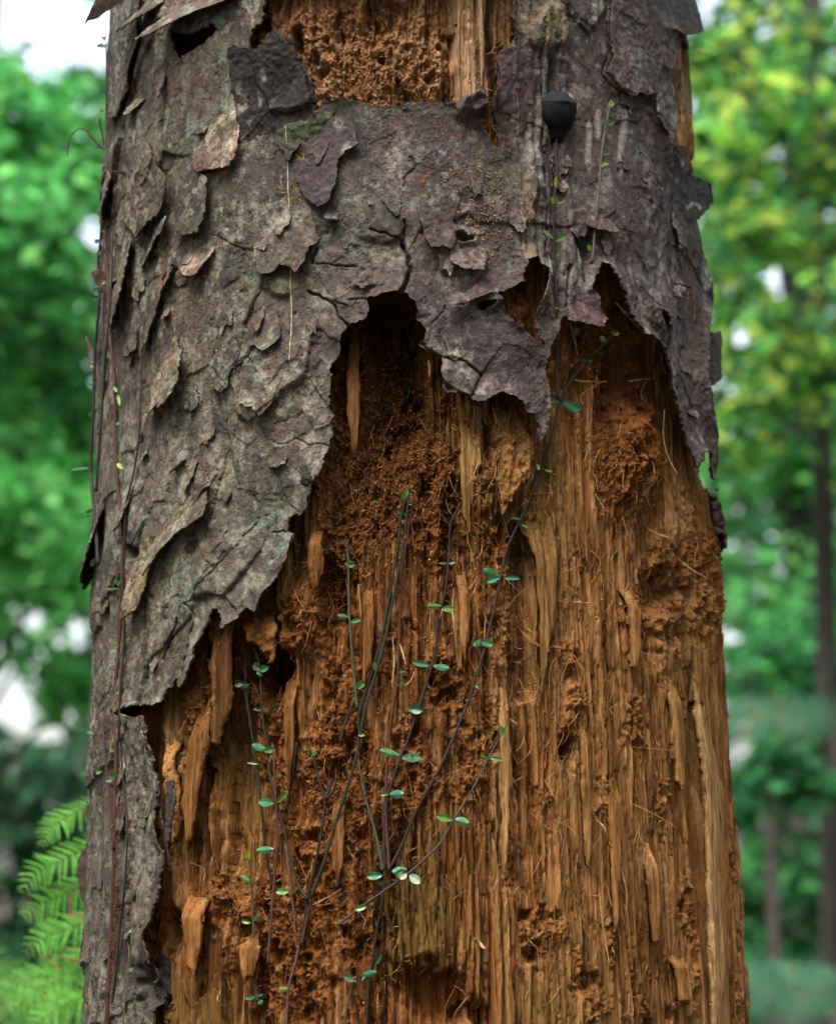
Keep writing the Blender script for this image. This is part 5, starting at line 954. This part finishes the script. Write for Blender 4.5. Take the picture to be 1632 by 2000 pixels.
vine('thin dark vine splitting away over the left bark', [([(283,618),(278,695),(276,756),(272,848),(264,910),(255,950),(246,990),(243,1060),(240,1150),(242,1256),(236,1340),(232,1440)], (.04,.022,.015), .003, 2.8),([(203,1400),(203,1450),(211,1527),(218,1603),(222,1660)], RED, .005, 2.6),([(234,1450),(246,1573),(249,1634),(243,1741),(234,1818),(221,1940),(214,2005)], (.035,.022,.018), .003, 2.8),([(247,1830),(252,1860),(248,1920),(240,2005)], (.16,.09,.04), .003, 1.2),([(204,1900),(194,1950),(186,2005)], (.16,.09,.04), .004, 1.6)],
 [(246,1640,252,1630,9,'g'),(206,1622,216,1614,5,'g'),(228,1556,238,1552,9,'g'),(232,1350,226,1355,7,'t'),(206,1382,198,1388,6,'d'),(184,1434,170,1430,5,'t')], group=LB)
vine('bent bare twig sticking out into the air at the upper left', [([(206,50),(207,80),(208,180),(207,291),(206,350),(204,438)], (.05,.035,.03), .004, 1.8)], 
 [(206,92,190,86,12,'d'),(207,72,198,78,12,'d'),(206,84,210,98,8,'d'),(203,88,187,90,8,'d'),(206,216,188,218,6,'d'),(202,284,188,288,7,'d'),(205,322,192,322,4,'y'),(204,350,204,362,8,'d'),(203,368,198,366,6,'g'),(202,408,183,407,6,'g'),(203,432,200,434,5,'y'),(204,450,200,454,7,'g')], group=LB)
P = np.array([at(x_, y_, D-.03) for x_, y_ in smooth_path([(132,306),(134,284),(142,262),(156,252),(170,256),(180,268),(192,282),(204,291)], 5)])
root = [o for o in COL.objects if o.name.startswith('climbing_vine')][-1]
mb = MB(); mb.tube(P, np.linspace(1.0, 2.2, len(P))*.00034, 6, (.06,.035,.028)); mb.build('twig', M_STEM, root)
P = np.array([at(x_, y_, D-.03) for x_, y_ in smooth_path([(195,231),(196,246),(200,262),(203,284)], 5)])
mb = MB(); mb.tube(P, np.linspace(2.6, 1.4, len(P))*.00034, 6, (.07,.045,.028)); mb.build('twig', M_STEM, root)
# hairy rootlets holding the left vines
r = np.random.default_rng(9); mb = MB()
for i in range(420):
    y0 = r.uniform(1560, 2000); x0 = np.interp(y0, [1500,1634,1726,1833,1940,2000], [228,224,221,217,212,208])+2; x1 = x0+r.uniform(4, 18); yy = y0+r.normal(0, 3)
    mb.tube(np.array([hit(x0, y0, .004)[0], hit((x0+x1)/2, (y0+yy)/2, .0045)[0], hit(x1, yy, .001)[0]]), .00012, 3, (.16,.065,.03))
    if i < 160:
        y0 = r.uniform(1180, 1560); x0 = 232; mb.tube(np.array([hit(x0, y0, .004)[0], hit(x0+r.uniform(3, 9), y0+r.normal(0, 4), .001)[0]]), .00014, 3, (.16,.065,.03))
root = [o for o in COL.objects if o.name.startswith('climbing_vine')][-4]
o = mb.build('rootlets', M_STEM, root); o['kind'] = 'stuff'
# ================================================================== THE FOREST BEHIND
def simple_mat(name, colr, colr2, scale, rough=.95, bump=.02):
    m, n, b, L = nodes(name); tc = N(n, 'ShaderNodeTexCoord'); t = N(n, 'ShaderNodeTexNoise'); t.inputs['Scale'].default_value = scale; t.inputs['Detail'].default_value = 6
    L.new(tc.outputs['Object'], t.inputs['Vector']); k = N(n, 'ShaderNodeMix', data_type='RGBA'); L.new(t.outputs[0], k.inputs[0])
    k.inputs[6].default_value = (*colr, 1); k.inputs[7].default_value = (*colr2, 1); L.new(k.outputs[2], b.inputs['Base Color']); b.inputs['Roughness'].default_value = rough
    bp = N(n, 'ShaderNodeBump'); bp.inputs['Distance'].default_value = bump; L.new(t.outputs[0], bp.inputs['Height']); L.new(bp.outputs[0], b.inputs['Normal']); return m
M_SOIL = simple_mat('leaf_litter', (.03,.02,.012), (.10,.065,.035), 9, .95, .05)
M_TRK = simple_mat('far_bark', (.02,.018,.015), (.07,.058,.048), 7, .9, .03)
# ground: one sheet out to the horizon
gx = np.concatenate([-np.geomspace(1, 200, 34)[::-1], np.linspace(-.95, .95, 20), np.geomspace(1, 200, 34)]); gX, gY = np.meshgrid(gx, gx+2)
gh = -1.5+.05*fbm(gX*.9, gY*.9, 4, 800)+.4*fbm(gX*.07, gY*.07, 2, 801)*ss(3, 14, np.hypot(gX, gY))
V = np.stack([gX.ravel(), gY.ravel(), gh.ravel()], -1); o = mk('ground', V, grid_faces(*gX.shape), M_SOIL); tag(o, 'leaf covered forest floor', None, None, 'structure')
GAPS = [(80,30,150,85),(140,90,80,50),(190,60,60,70),(20,1375,55,55),(60,1430,40,30),(150,1238,24,26),(105,1440,32,32),(65,1212,22,22),(8,1690,24,28),(185,455,34,44),(1527,552,40,40),(1556,600,22,26),(1378,24,26,26),(1620,0,44,14),(1535,1082,18,18),(60,225,12,12),(20,222,14,14),(60,120,20,20),(1462,1085,16,12),(35,1450,26,22),(12,1785,16,16),(110,1690,16,16)]
_r = np.random.default_rng(4)
GAPS += [(_r.uniform(1385, 1632), _r.uniform(-10, 1100)**1.0, s_, s_) for s_ in _r.uniform(7, 14, 24)]+[(_r.uniform(0, 200), _r.uniform(120, 620), s_, s_) for s_ in _r.uniform(7, 13, 16)]+[(_r.uniform(0, 180), _r.uniform(1150, 1800), s_, s_) for s_ in _r.uniform(7, 14, 16)]
def gapped(P, r):
    x_, y_ = proj(P); k = np.ones(len(P), bool)
    for gx_, gy_, rx_, ry_ in GAPS: k &= np.hypot((x_-gx_)/rx_, (y_-gy_)/ry_) > r.uniform(.7, 1.1, len(P))
    return P[k]
def leaves_mesh(name, cen, size, cols, parent, seed, mat=None, flat=.5):
    r = np.random.default_rng(seed); m = len(cen); n = r.normal(0, 1, (m, 3)); n[:, 2] = np.abs(n[:, 2])*(1+flat)+flat; n /= np.linalg.norm(n, axis=1)[:, None]
    u = np.cross(n, r.normal(0, 1, (m, 3))); u /= np.linalg.norm(u, axis=1)[:, None]; v = np.cross(n, u)
    s = (size*r.uniform(.55, 1.35, m))[:, None]; tip = u*s; sd_ = v*s*.34; fold = n*s*.10
    V = np.stack([cen-tip*.5, cen-tip*.12+sd_+fold, cen+tip*.5-n*s*.08, cen-tip*.12-sd_+fold], 1).reshape(-1, 3)
    i = np.arange(m)*4; Fq = np.stack([i, i+1, i+2, i+3], -1); c = np.asarray(cols)[r.integers(0, len(cols), m)]*r.uniform(.4, 1.6, (m, 1))
    return mk(name, V, np.vstack([Fq[:, [0, 1, 2]], Fq[:, [0, 2, 3]]]), mat or M_FOL, parent, np.repeat(c, 4, 0), False)
def trunk_mesh(name, P, r0, r1, parent, k=14, mat=None):
    P = smooth_path(P, 6); mb = MB(); n = len(P); mb.tube(P, np.linspace(r0, r1, n)*(1+.05*np.sin(np.arange(n)*1.3)), k, (.1,.08,.06)); return mb.build(name, mat or M_TRK, parent)
def tree(name, label, base, top, r0, clumps, cols, leafsize, seed, group=None, bend=.0, fork=0):
    """clumps: (x,y,z,radius,count)"""
    r = np.random.default_rng(seed); base = np.array(base, float); top = np.array(top, float)
    root = empty(name, base, label, 'tree', group)
    mid = (base+top)/2+np.array([bend, 0, 0]); trunk_mesh('trunk', [base-np.array([0, 0, .2]), base*.6+mid*.4, mid, mid*.4+top*.6, top], r0, r0*.35, root)
    mb = MB(); cen = []
    for (x_, y_, z_, rd_, cnt) in clumps:
        c = np.array([x_, y_, z_]); t = np.clip((z_-base[2])/(top[2]-base[2])-.12, .25, .95); s = base+(top-base)*t+np.array([bend, 0, 0])*math.sin(math.pi*t)
        mb.tube(smooth_path([s, s*.55+c*.45+np.array([0, 0, .10]), c], 4), np.linspace(r0*.22, .006, 9), 6, (.1,.08,.06))
        d = r.normal(0, 1, (cnt, 3)); d *= (rd_*r.uniform(.25, 1., cnt)**.6/np.linalg.norm(d, axis=1))[:, None]; d[:, 2] *= .6
        sub = r.normal(0, 1, (max(2, cnt//22), 3)); sub *= (rd_*.8/np.linalg.norm(sub, axis=1))[:, None]*r.uniform(.3, 1, (len(sub), 1))
        g = r.integers(0, len(sub), cnt); d = d*.42+sub[g]*.75; cen.append(c+d)
        for q in range(min(7, len(sub))): mb.tube(np.array([c, c+sub[q]*.4+[0, 0, .02], c+sub[q]*.75]), [.007, .005, .003], 4, (.1,.08,.06))
    mb.build('branches', M_TRK, root); leaves_mesh('crown', gapped(np.vstack(cen), r), leafsize, cols, root, seed+1)
    return root
def W(px, py, dep): return at(float(px), float(py), dep)
def CL(lst): return [(*W(x_, y_, d_), r_, n_) for x_, y_, d_, r_, n_ in lst]
GA = [(.14,.50,.14), (.10,.40,.11), (.20,.56,.15), (.07,.27,.09)]
GB = [(.05,.22,.08), (.03,.14,.06), (.08,.29,.10)]
GY = [(.30,.62,.10), (.14,.40,.09), (.07,.26,.08), (.66,.80,.16), (.04,.15,.05)]  # the palest yellow stands in for glints of light on the leaves
GT = [(.16,.40,.26), (.10,.30,.17), (.22,.46,.32)]
FG_ = -1.5
BT = 'trees standing behind the dead trunk'
tree('forest_tree', 'bright green leafy tree filling the left edge beside the trunk', (-1.9, 3.6, FG_), (-1.5, 3.9, 4.6), .07,
     CL([(60,250,5.2,.30,420),(150,330,5.6,.30,380),(20,420,5.0,.30,420),(110,560,5.5,.32,460),(30,640,5.2,.34,480),(130,760,5.6,.3,420),(-60,300,5.3,.4,420),(-90,620,5.2,.42,420),(-120,-60,5.5,.45,420)]), GA, .055, 900, BT)
tree('forest_tree', 'deep green layered tree lower down at the left edge', (-1.3, 4.9, FG_), (-1.2, 5.2, 3.4), .06,
     CL([(40,860,6.4,.34,480),(150,930,6.8,.34,420),(70,1030,6.2,.32,420),(160,1090,6.6,.28,330),(-60,960,6.4,.5,460),(40,1180,6.9,.26,220),(175,1330,6.6,.22,220),(-90,1180,6.5,.4,280),(170,1180,7.2,.2,120)]), [(.17,.58,.17), (.13,.48,.14), (.22,.62,.18)], .06, 910, BT)
tree('forest_tree', 'yellow green leafed tree beside the right edge of the trunk', (2.0, 3.6, FG_), (1.7, 4.0, 4.8), .08,
     CL([(1420,120,5.6,.24,170),(1500,210,5.4,.26,190),(1640,330,5.6,.2,130),(1420,330,5.8,.24,160),(1480,430,5.4,.26,180),(1650,480,5.6,.2,120),(1430,600,5.8,.24,170),(1510,700,5.5,.24,150),(1430,780,5.8,.24,190),(1640,640,5.3,.3,160),(1720,300,5.5,.5,320),(1480,30,5.8,.26,130),(1720,760,5.5,.4,240)]), GY, .055, 920, BT)
tree('forest_tree', 'green tree with loose foliage behind the yellow green one at right', (1.2, 6.2, FG_), (1.3, 6.6, 4.2), .07,
     CL([(1450,250,8,.4,240),(1560,120,8.2,.4,220),(1590,540,8,.36,190),(1450,500,8.4,.4,230),(1500,860,8,.4,260),(1600,960,8.2,.4,240),(1440,980,8.4,.36,240),(1480,1120,8,.34,220),(1600,1180,8,.4,240),(1560,760,8.6,.36,200),(1700,1000,8,.6,300)]), GY[1:3]+GA, .07, 930, BT)
tree('forest_tree', 'blue green shrubby tree low at the right edge', (2.1, 5.6, FG_), (1.9, 5.9, 1.4), .05,
     CL([(1460,1300,7,.3,300),(1560,1340,7.2,.34,320),(1640,1260,7.0,.34,300),(1470,1520,7.2,.3,260),(1620,1500,7.4,.32,260),(1480,1700,7,.28,260),(1600,1760,7.2,.34,300),(1700,1600,7,.5,360),(1500,1830,7,.3,260)]), GB+GA[:1], .065, 940, BT)
tree('forest_tree', 'dark leaved tree behind the fern at lower left', (-1.7, 6.2, FG_), (-1.5, 6.5, 1.5), .06,
     CL([(60,1560,7.6,.34,300),(150,1500,7.8,.26,220),(20,1620,7.4,.24,140),(120,1720,7.6,.34,260),(-60,1700,7.6,.5,300),(60,1900,7.4,.5,460),(170,1620,7.7,.24,200),(-120,1500,7.6,.4,200)]), [(.035,.12,.06),(.03,.09,.05),(.06,.18,.08)], .065, 950, BT)
tree('tall_tree', 'straight grey trunked tree near the top right corner', (*W(1604, 1000, 5.9)[:2], FG_), W(1570, -1100, 6.3), .036,
     CL([(1500,-700,6.2,.6,400),(1650,-920,6.2,.6,400)]), GY[1:3], .06, 960, BT, -.004)
tree('tall_tree', 'dark slanting trunk of a tree crossing the right side', (*W(1660, 1000, 8.2)[:2], FG_), W(1520, -900, 8.8), .06,
     CL([(1560,-700,5.2,.5,500),(1480,-860,5.2,.4,400)]), GA, .06, 965, BT, -.01)
tree('tall_tree', 'short black trunk standing low in the right background', (*W(1520, 1000, 5.4)[:2], FG_), W(1500, 1560, 5.4), .030,
     CL([(1500,1500,5.4,.18,60),(1580,1520,5.4,.18,50)]), GB, .07, 968, BT)
# the wood farther back: one mass of leaves with a few openings to the sky
r = np.random.default_rng(33)
def mass(n, d0, d1, zlo, zhi, ang, gaps):
    az = r.uniform(-ang, ang, n); dd = r.uniform(d0, d1, n); zz_ = r.uniform(zlo, zhi, n)*dd; P = np.stack([np.sin(az)*dd, -D+np.cos(az)*dd, zz_], -1)
    x_, y_ = proj(P); k = fbm(P[:, 0]*.8+P[:, 1]*.3, P[:, 2]*.8, 3, 850) > -.32
    for gx_, gy_, rx_, ry_ in gaps: k &= np.hypot((x_-gx_)/rx_, (y_-gy_)/ry_) > r.uniform(.75, 1.15, n)
    k &= P[:, 2] > FG_+.1
    return P[k]
P = mass(30000, 11, 19, -.10, .62, .42, GAPS)
r = np.random.default_rng(37); n = 26000; g = r.uniform(.40, 1.25, n)*r.choice([-1, 1], n); dd = r.uniform(7, 17, n)
Q = np.stack([np.sin(g)*dd, -D+np.cos(g)*dd, r.uniform(-1.4, .45*17, n)], -1); P = np.vstack([P, Q[fbm(Q[:, 0]*.5+Q[:, 1]*.3, Q[:, 2]*.5, 3, 851) > -.4]])
rr = np.random.default_rng(34); o = leaves_mesh('distant_woodland', P, .17, [(.04,.15,.045),(.03,.10,.04),(.07,.24,.06),(.04,.15,.07)], None, 970); tag(o, 'distant mass of forest foliage', None, None, 'stuff')
r = np.random.default_rng(36); P = mass(9000, 20, 30, -.08, .42, .55, GAPS); o = leaves_mesh('distant_canopy', P, .5, [(.06,.20,.07),(.05,.15,.06)], None, 971); tag(o, 'farthest mass of forest foliage', None, None, 'stuff')
# low plants covering the ground
r = np.random.default_rng(35); n = 9000; P = np.stack([r.uniform(-9, 9, n), r.uniform(1.2, 22, n), np.zeros(n)], -1); P[:, 2] = FG_+r.uniform(0, .5, n)
o = leaves_mesh('undergrowth', P, .12, [(.04,.15,.05),(.07,.22,.06)], None, 972); tag(o, 'low green undergrowth covering the forest floor', None, None, 'stuff')

# ------------------------------------------------------------------ ferns
def frond(parent, pts, width, colr, seed, npin=30, droop=.15):
    """one frond: a midrib with rows of toothed pinnae"""
    r = np.random.default_rng(seed); P = smooth_path(pts, 8); n = len(P); mb = MB(); T = np.gradient(P, axis=0); T /= np.linalg.norm(T, axis=1)[:, None]
    mb.tube(P, np.linspace(width*.022, width*.006, n), 5, (.16,.16,.05)); ks = np.linspace(.04, .985, npin)
    for i, k in enumerate(ks):
        f_ = k*(n-1); i0 = min(int(f_), n-2); p = P[i0]+(P[i0+1]-P[i0])*(f_-i0); t = T[i0]; view = np.array([0, -1, .25]); sd_ = np.cross(t, view); sd_ /= np.linalg.norm(sd_)
        Lp = width*(math.sin(math.pi*(k*.80+.16))**.8)*r.uniform(.9, 1.1)
        for s in (-1, 1):
            d = s*sd_*math.cos(.6)+t*math.sin(.6)+r.normal(0, .09, 3); d /= np.linalg.norm(d); nn = np.cross(d, t); nn /= np.linalg.norm(nn); w2 = np.cross(nn, d); w2 /= np.linalg.norm(w2)
            m = 11; q = np.linspace(0, 1, m); mid = p+np.outer(q*Lp, d)-np.outer((q**2)*Lp*droop, [0, 0, 1]); V = []; hw_ = Lp*.10
            wv = hw_*(1-q)**.55*(1+.0*q)*np.where(np.arange(m) % 2 == 0, 1.15, .55); V = np.vstack([mid-np.outer(wv, w2), mid, mid+np.outer(wv, w2)])
            ii = np.arange(m-1); Fq = np.vstack([np.stack([ii, ii+1, ii+m+1, ii+m], -1), np.stack([ii+m, ii+m+1, ii+2*m+1, ii+2*m], -1)])
            cc = np.array(colr)*r.uniform(.8, 1.2); 
            if r.random() < .06: cc = np.array([.25,.16,.05])
            mb.add(V, Fq, cc)
    return mb.build('frond', M_FOL, parent, False)
FR = (.14,.42,.055)
root = empty('fern', W(230, 2100, 2.3), 'bright green fern with drooping fronds sticking out left of the trunk', 'fern')
for i, (pts, wd, d_) in enumerate([([(215,1552),(170,1575),(130,1596),(100,1618),(82,1650)],46,1.95),([(220,1640),(175,1655),(120,1680),(75,1700),(42,1742)],54,1.98),([(225,1700),(180,1722),(130,1745),(85,1762),(48,1790)],60,1.98),
     ([(230,1760),(180,1792),(130,1815),(90,1830),(52,1860)],62,2.02),([(225,1850),(180,1868),(140,1890),(100,1925),(70,1960)],56,2.0),([(225,1920),(175,1940),(130,1960),(90,1985),(50,2020)],60,2.1),([(200,1540),(185,1520),(165,1512),(156,1514)],14,1.95),([(200,1880),(150,1885),(90,1900),(30,1925),(-10,1950)],54,2.15),([(215,1800),(165,1850),(110,1905),(60,1945),(10,1980)],56,2.12)]):
    frond(root, [W(x_, y_, d_-.0006*(k*20)) for k, (x_, y_) in enumerate(pts)], wd*.9*d_/F, FR, 40+i, 17)
root = empty('fern', W(-150, 2300, 2.9), 'blurred lime fern spreading along the bottom left corner', 'fern')
for i, (pts, wd, d_) in enumerate([([(-180,1860),(-80,1880),(10,1910),(90,1935),(190,1990)],76,2.7),([(-180,1960),(-60,1950),(40,1965),(120,1985),(180,2040)],76,2.75),([(-160,1800),(-100,1840),(-20,1890),(40,1950),(60,2020)],64,2.7),([(-150,2060),(-40,2020),(60,2030),(150,2060)],70,3.3)]):
    frond(root, [W(x_, y_, d_) for x_, y_ in pts], wd*d_/F, (.11,.31,.06), 60+i, 15)
def treefern(label, cx, cy, dep, rad, nf, seed):
    r = np.random.default_rng(seed); c = W(cx, cy, dep); root = empty('tree_fern', (c[0], c[1], FG_), label, 'tree fern', 'tree ferns in the background')
    trunk_mesh('trunk', [(c[0], c[1], FG_-.1), (c[0]+.03, c[1], (FG_+c[2])/2), tuple(c)], .09, .07, root)
    for i in range(nf):
        g = i/nf*6.283+r.uniform(-.2, .2); d = np.array([math.cos(g), math.sin(g), 0])*rad
        frond(root, [c, c+d*.35+[0, 0, .07*rad], c+d*.7+[0, 0, .06*rad], c+d+[0, 0, -.06*rad]], rad*.16, (.07,.20,.11), seed*20+i, 24, .1)
treefern('tree fern with pale flat fronds at mid height on the right', 1680, 1425, 5.6, .42, 13, 71)
treefern('tree fern spreading pale fronds at the bottom right corner', 1690, 1960, 4.8, .45, 14, 72)

# the same forest closes round behind the camera and shades the trunk from the low sky
r = np.random.default_rng(90); n = 19000; g = r.uniform(math.radians(62), math.radians(298), n); dd = r.uniform(6, 9.5, n)
P = np.stack([np.sin(g)*dd, -D+np.cos(g)*dd, r.uniform(-1.4, 9, n)], -1)
P = P[fbm(P[:, 0]*.35+P[:, 1]*.35, P[:, 2]*.4, 2, 860) > -.45]
o = leaves_mesh('surrounding_woodland', P, .42, [(.05,.11,.04),(.04,.09,.035)], None, 973); tag(o, 'forest foliage closing round the clearing', None, None, 'stuff')
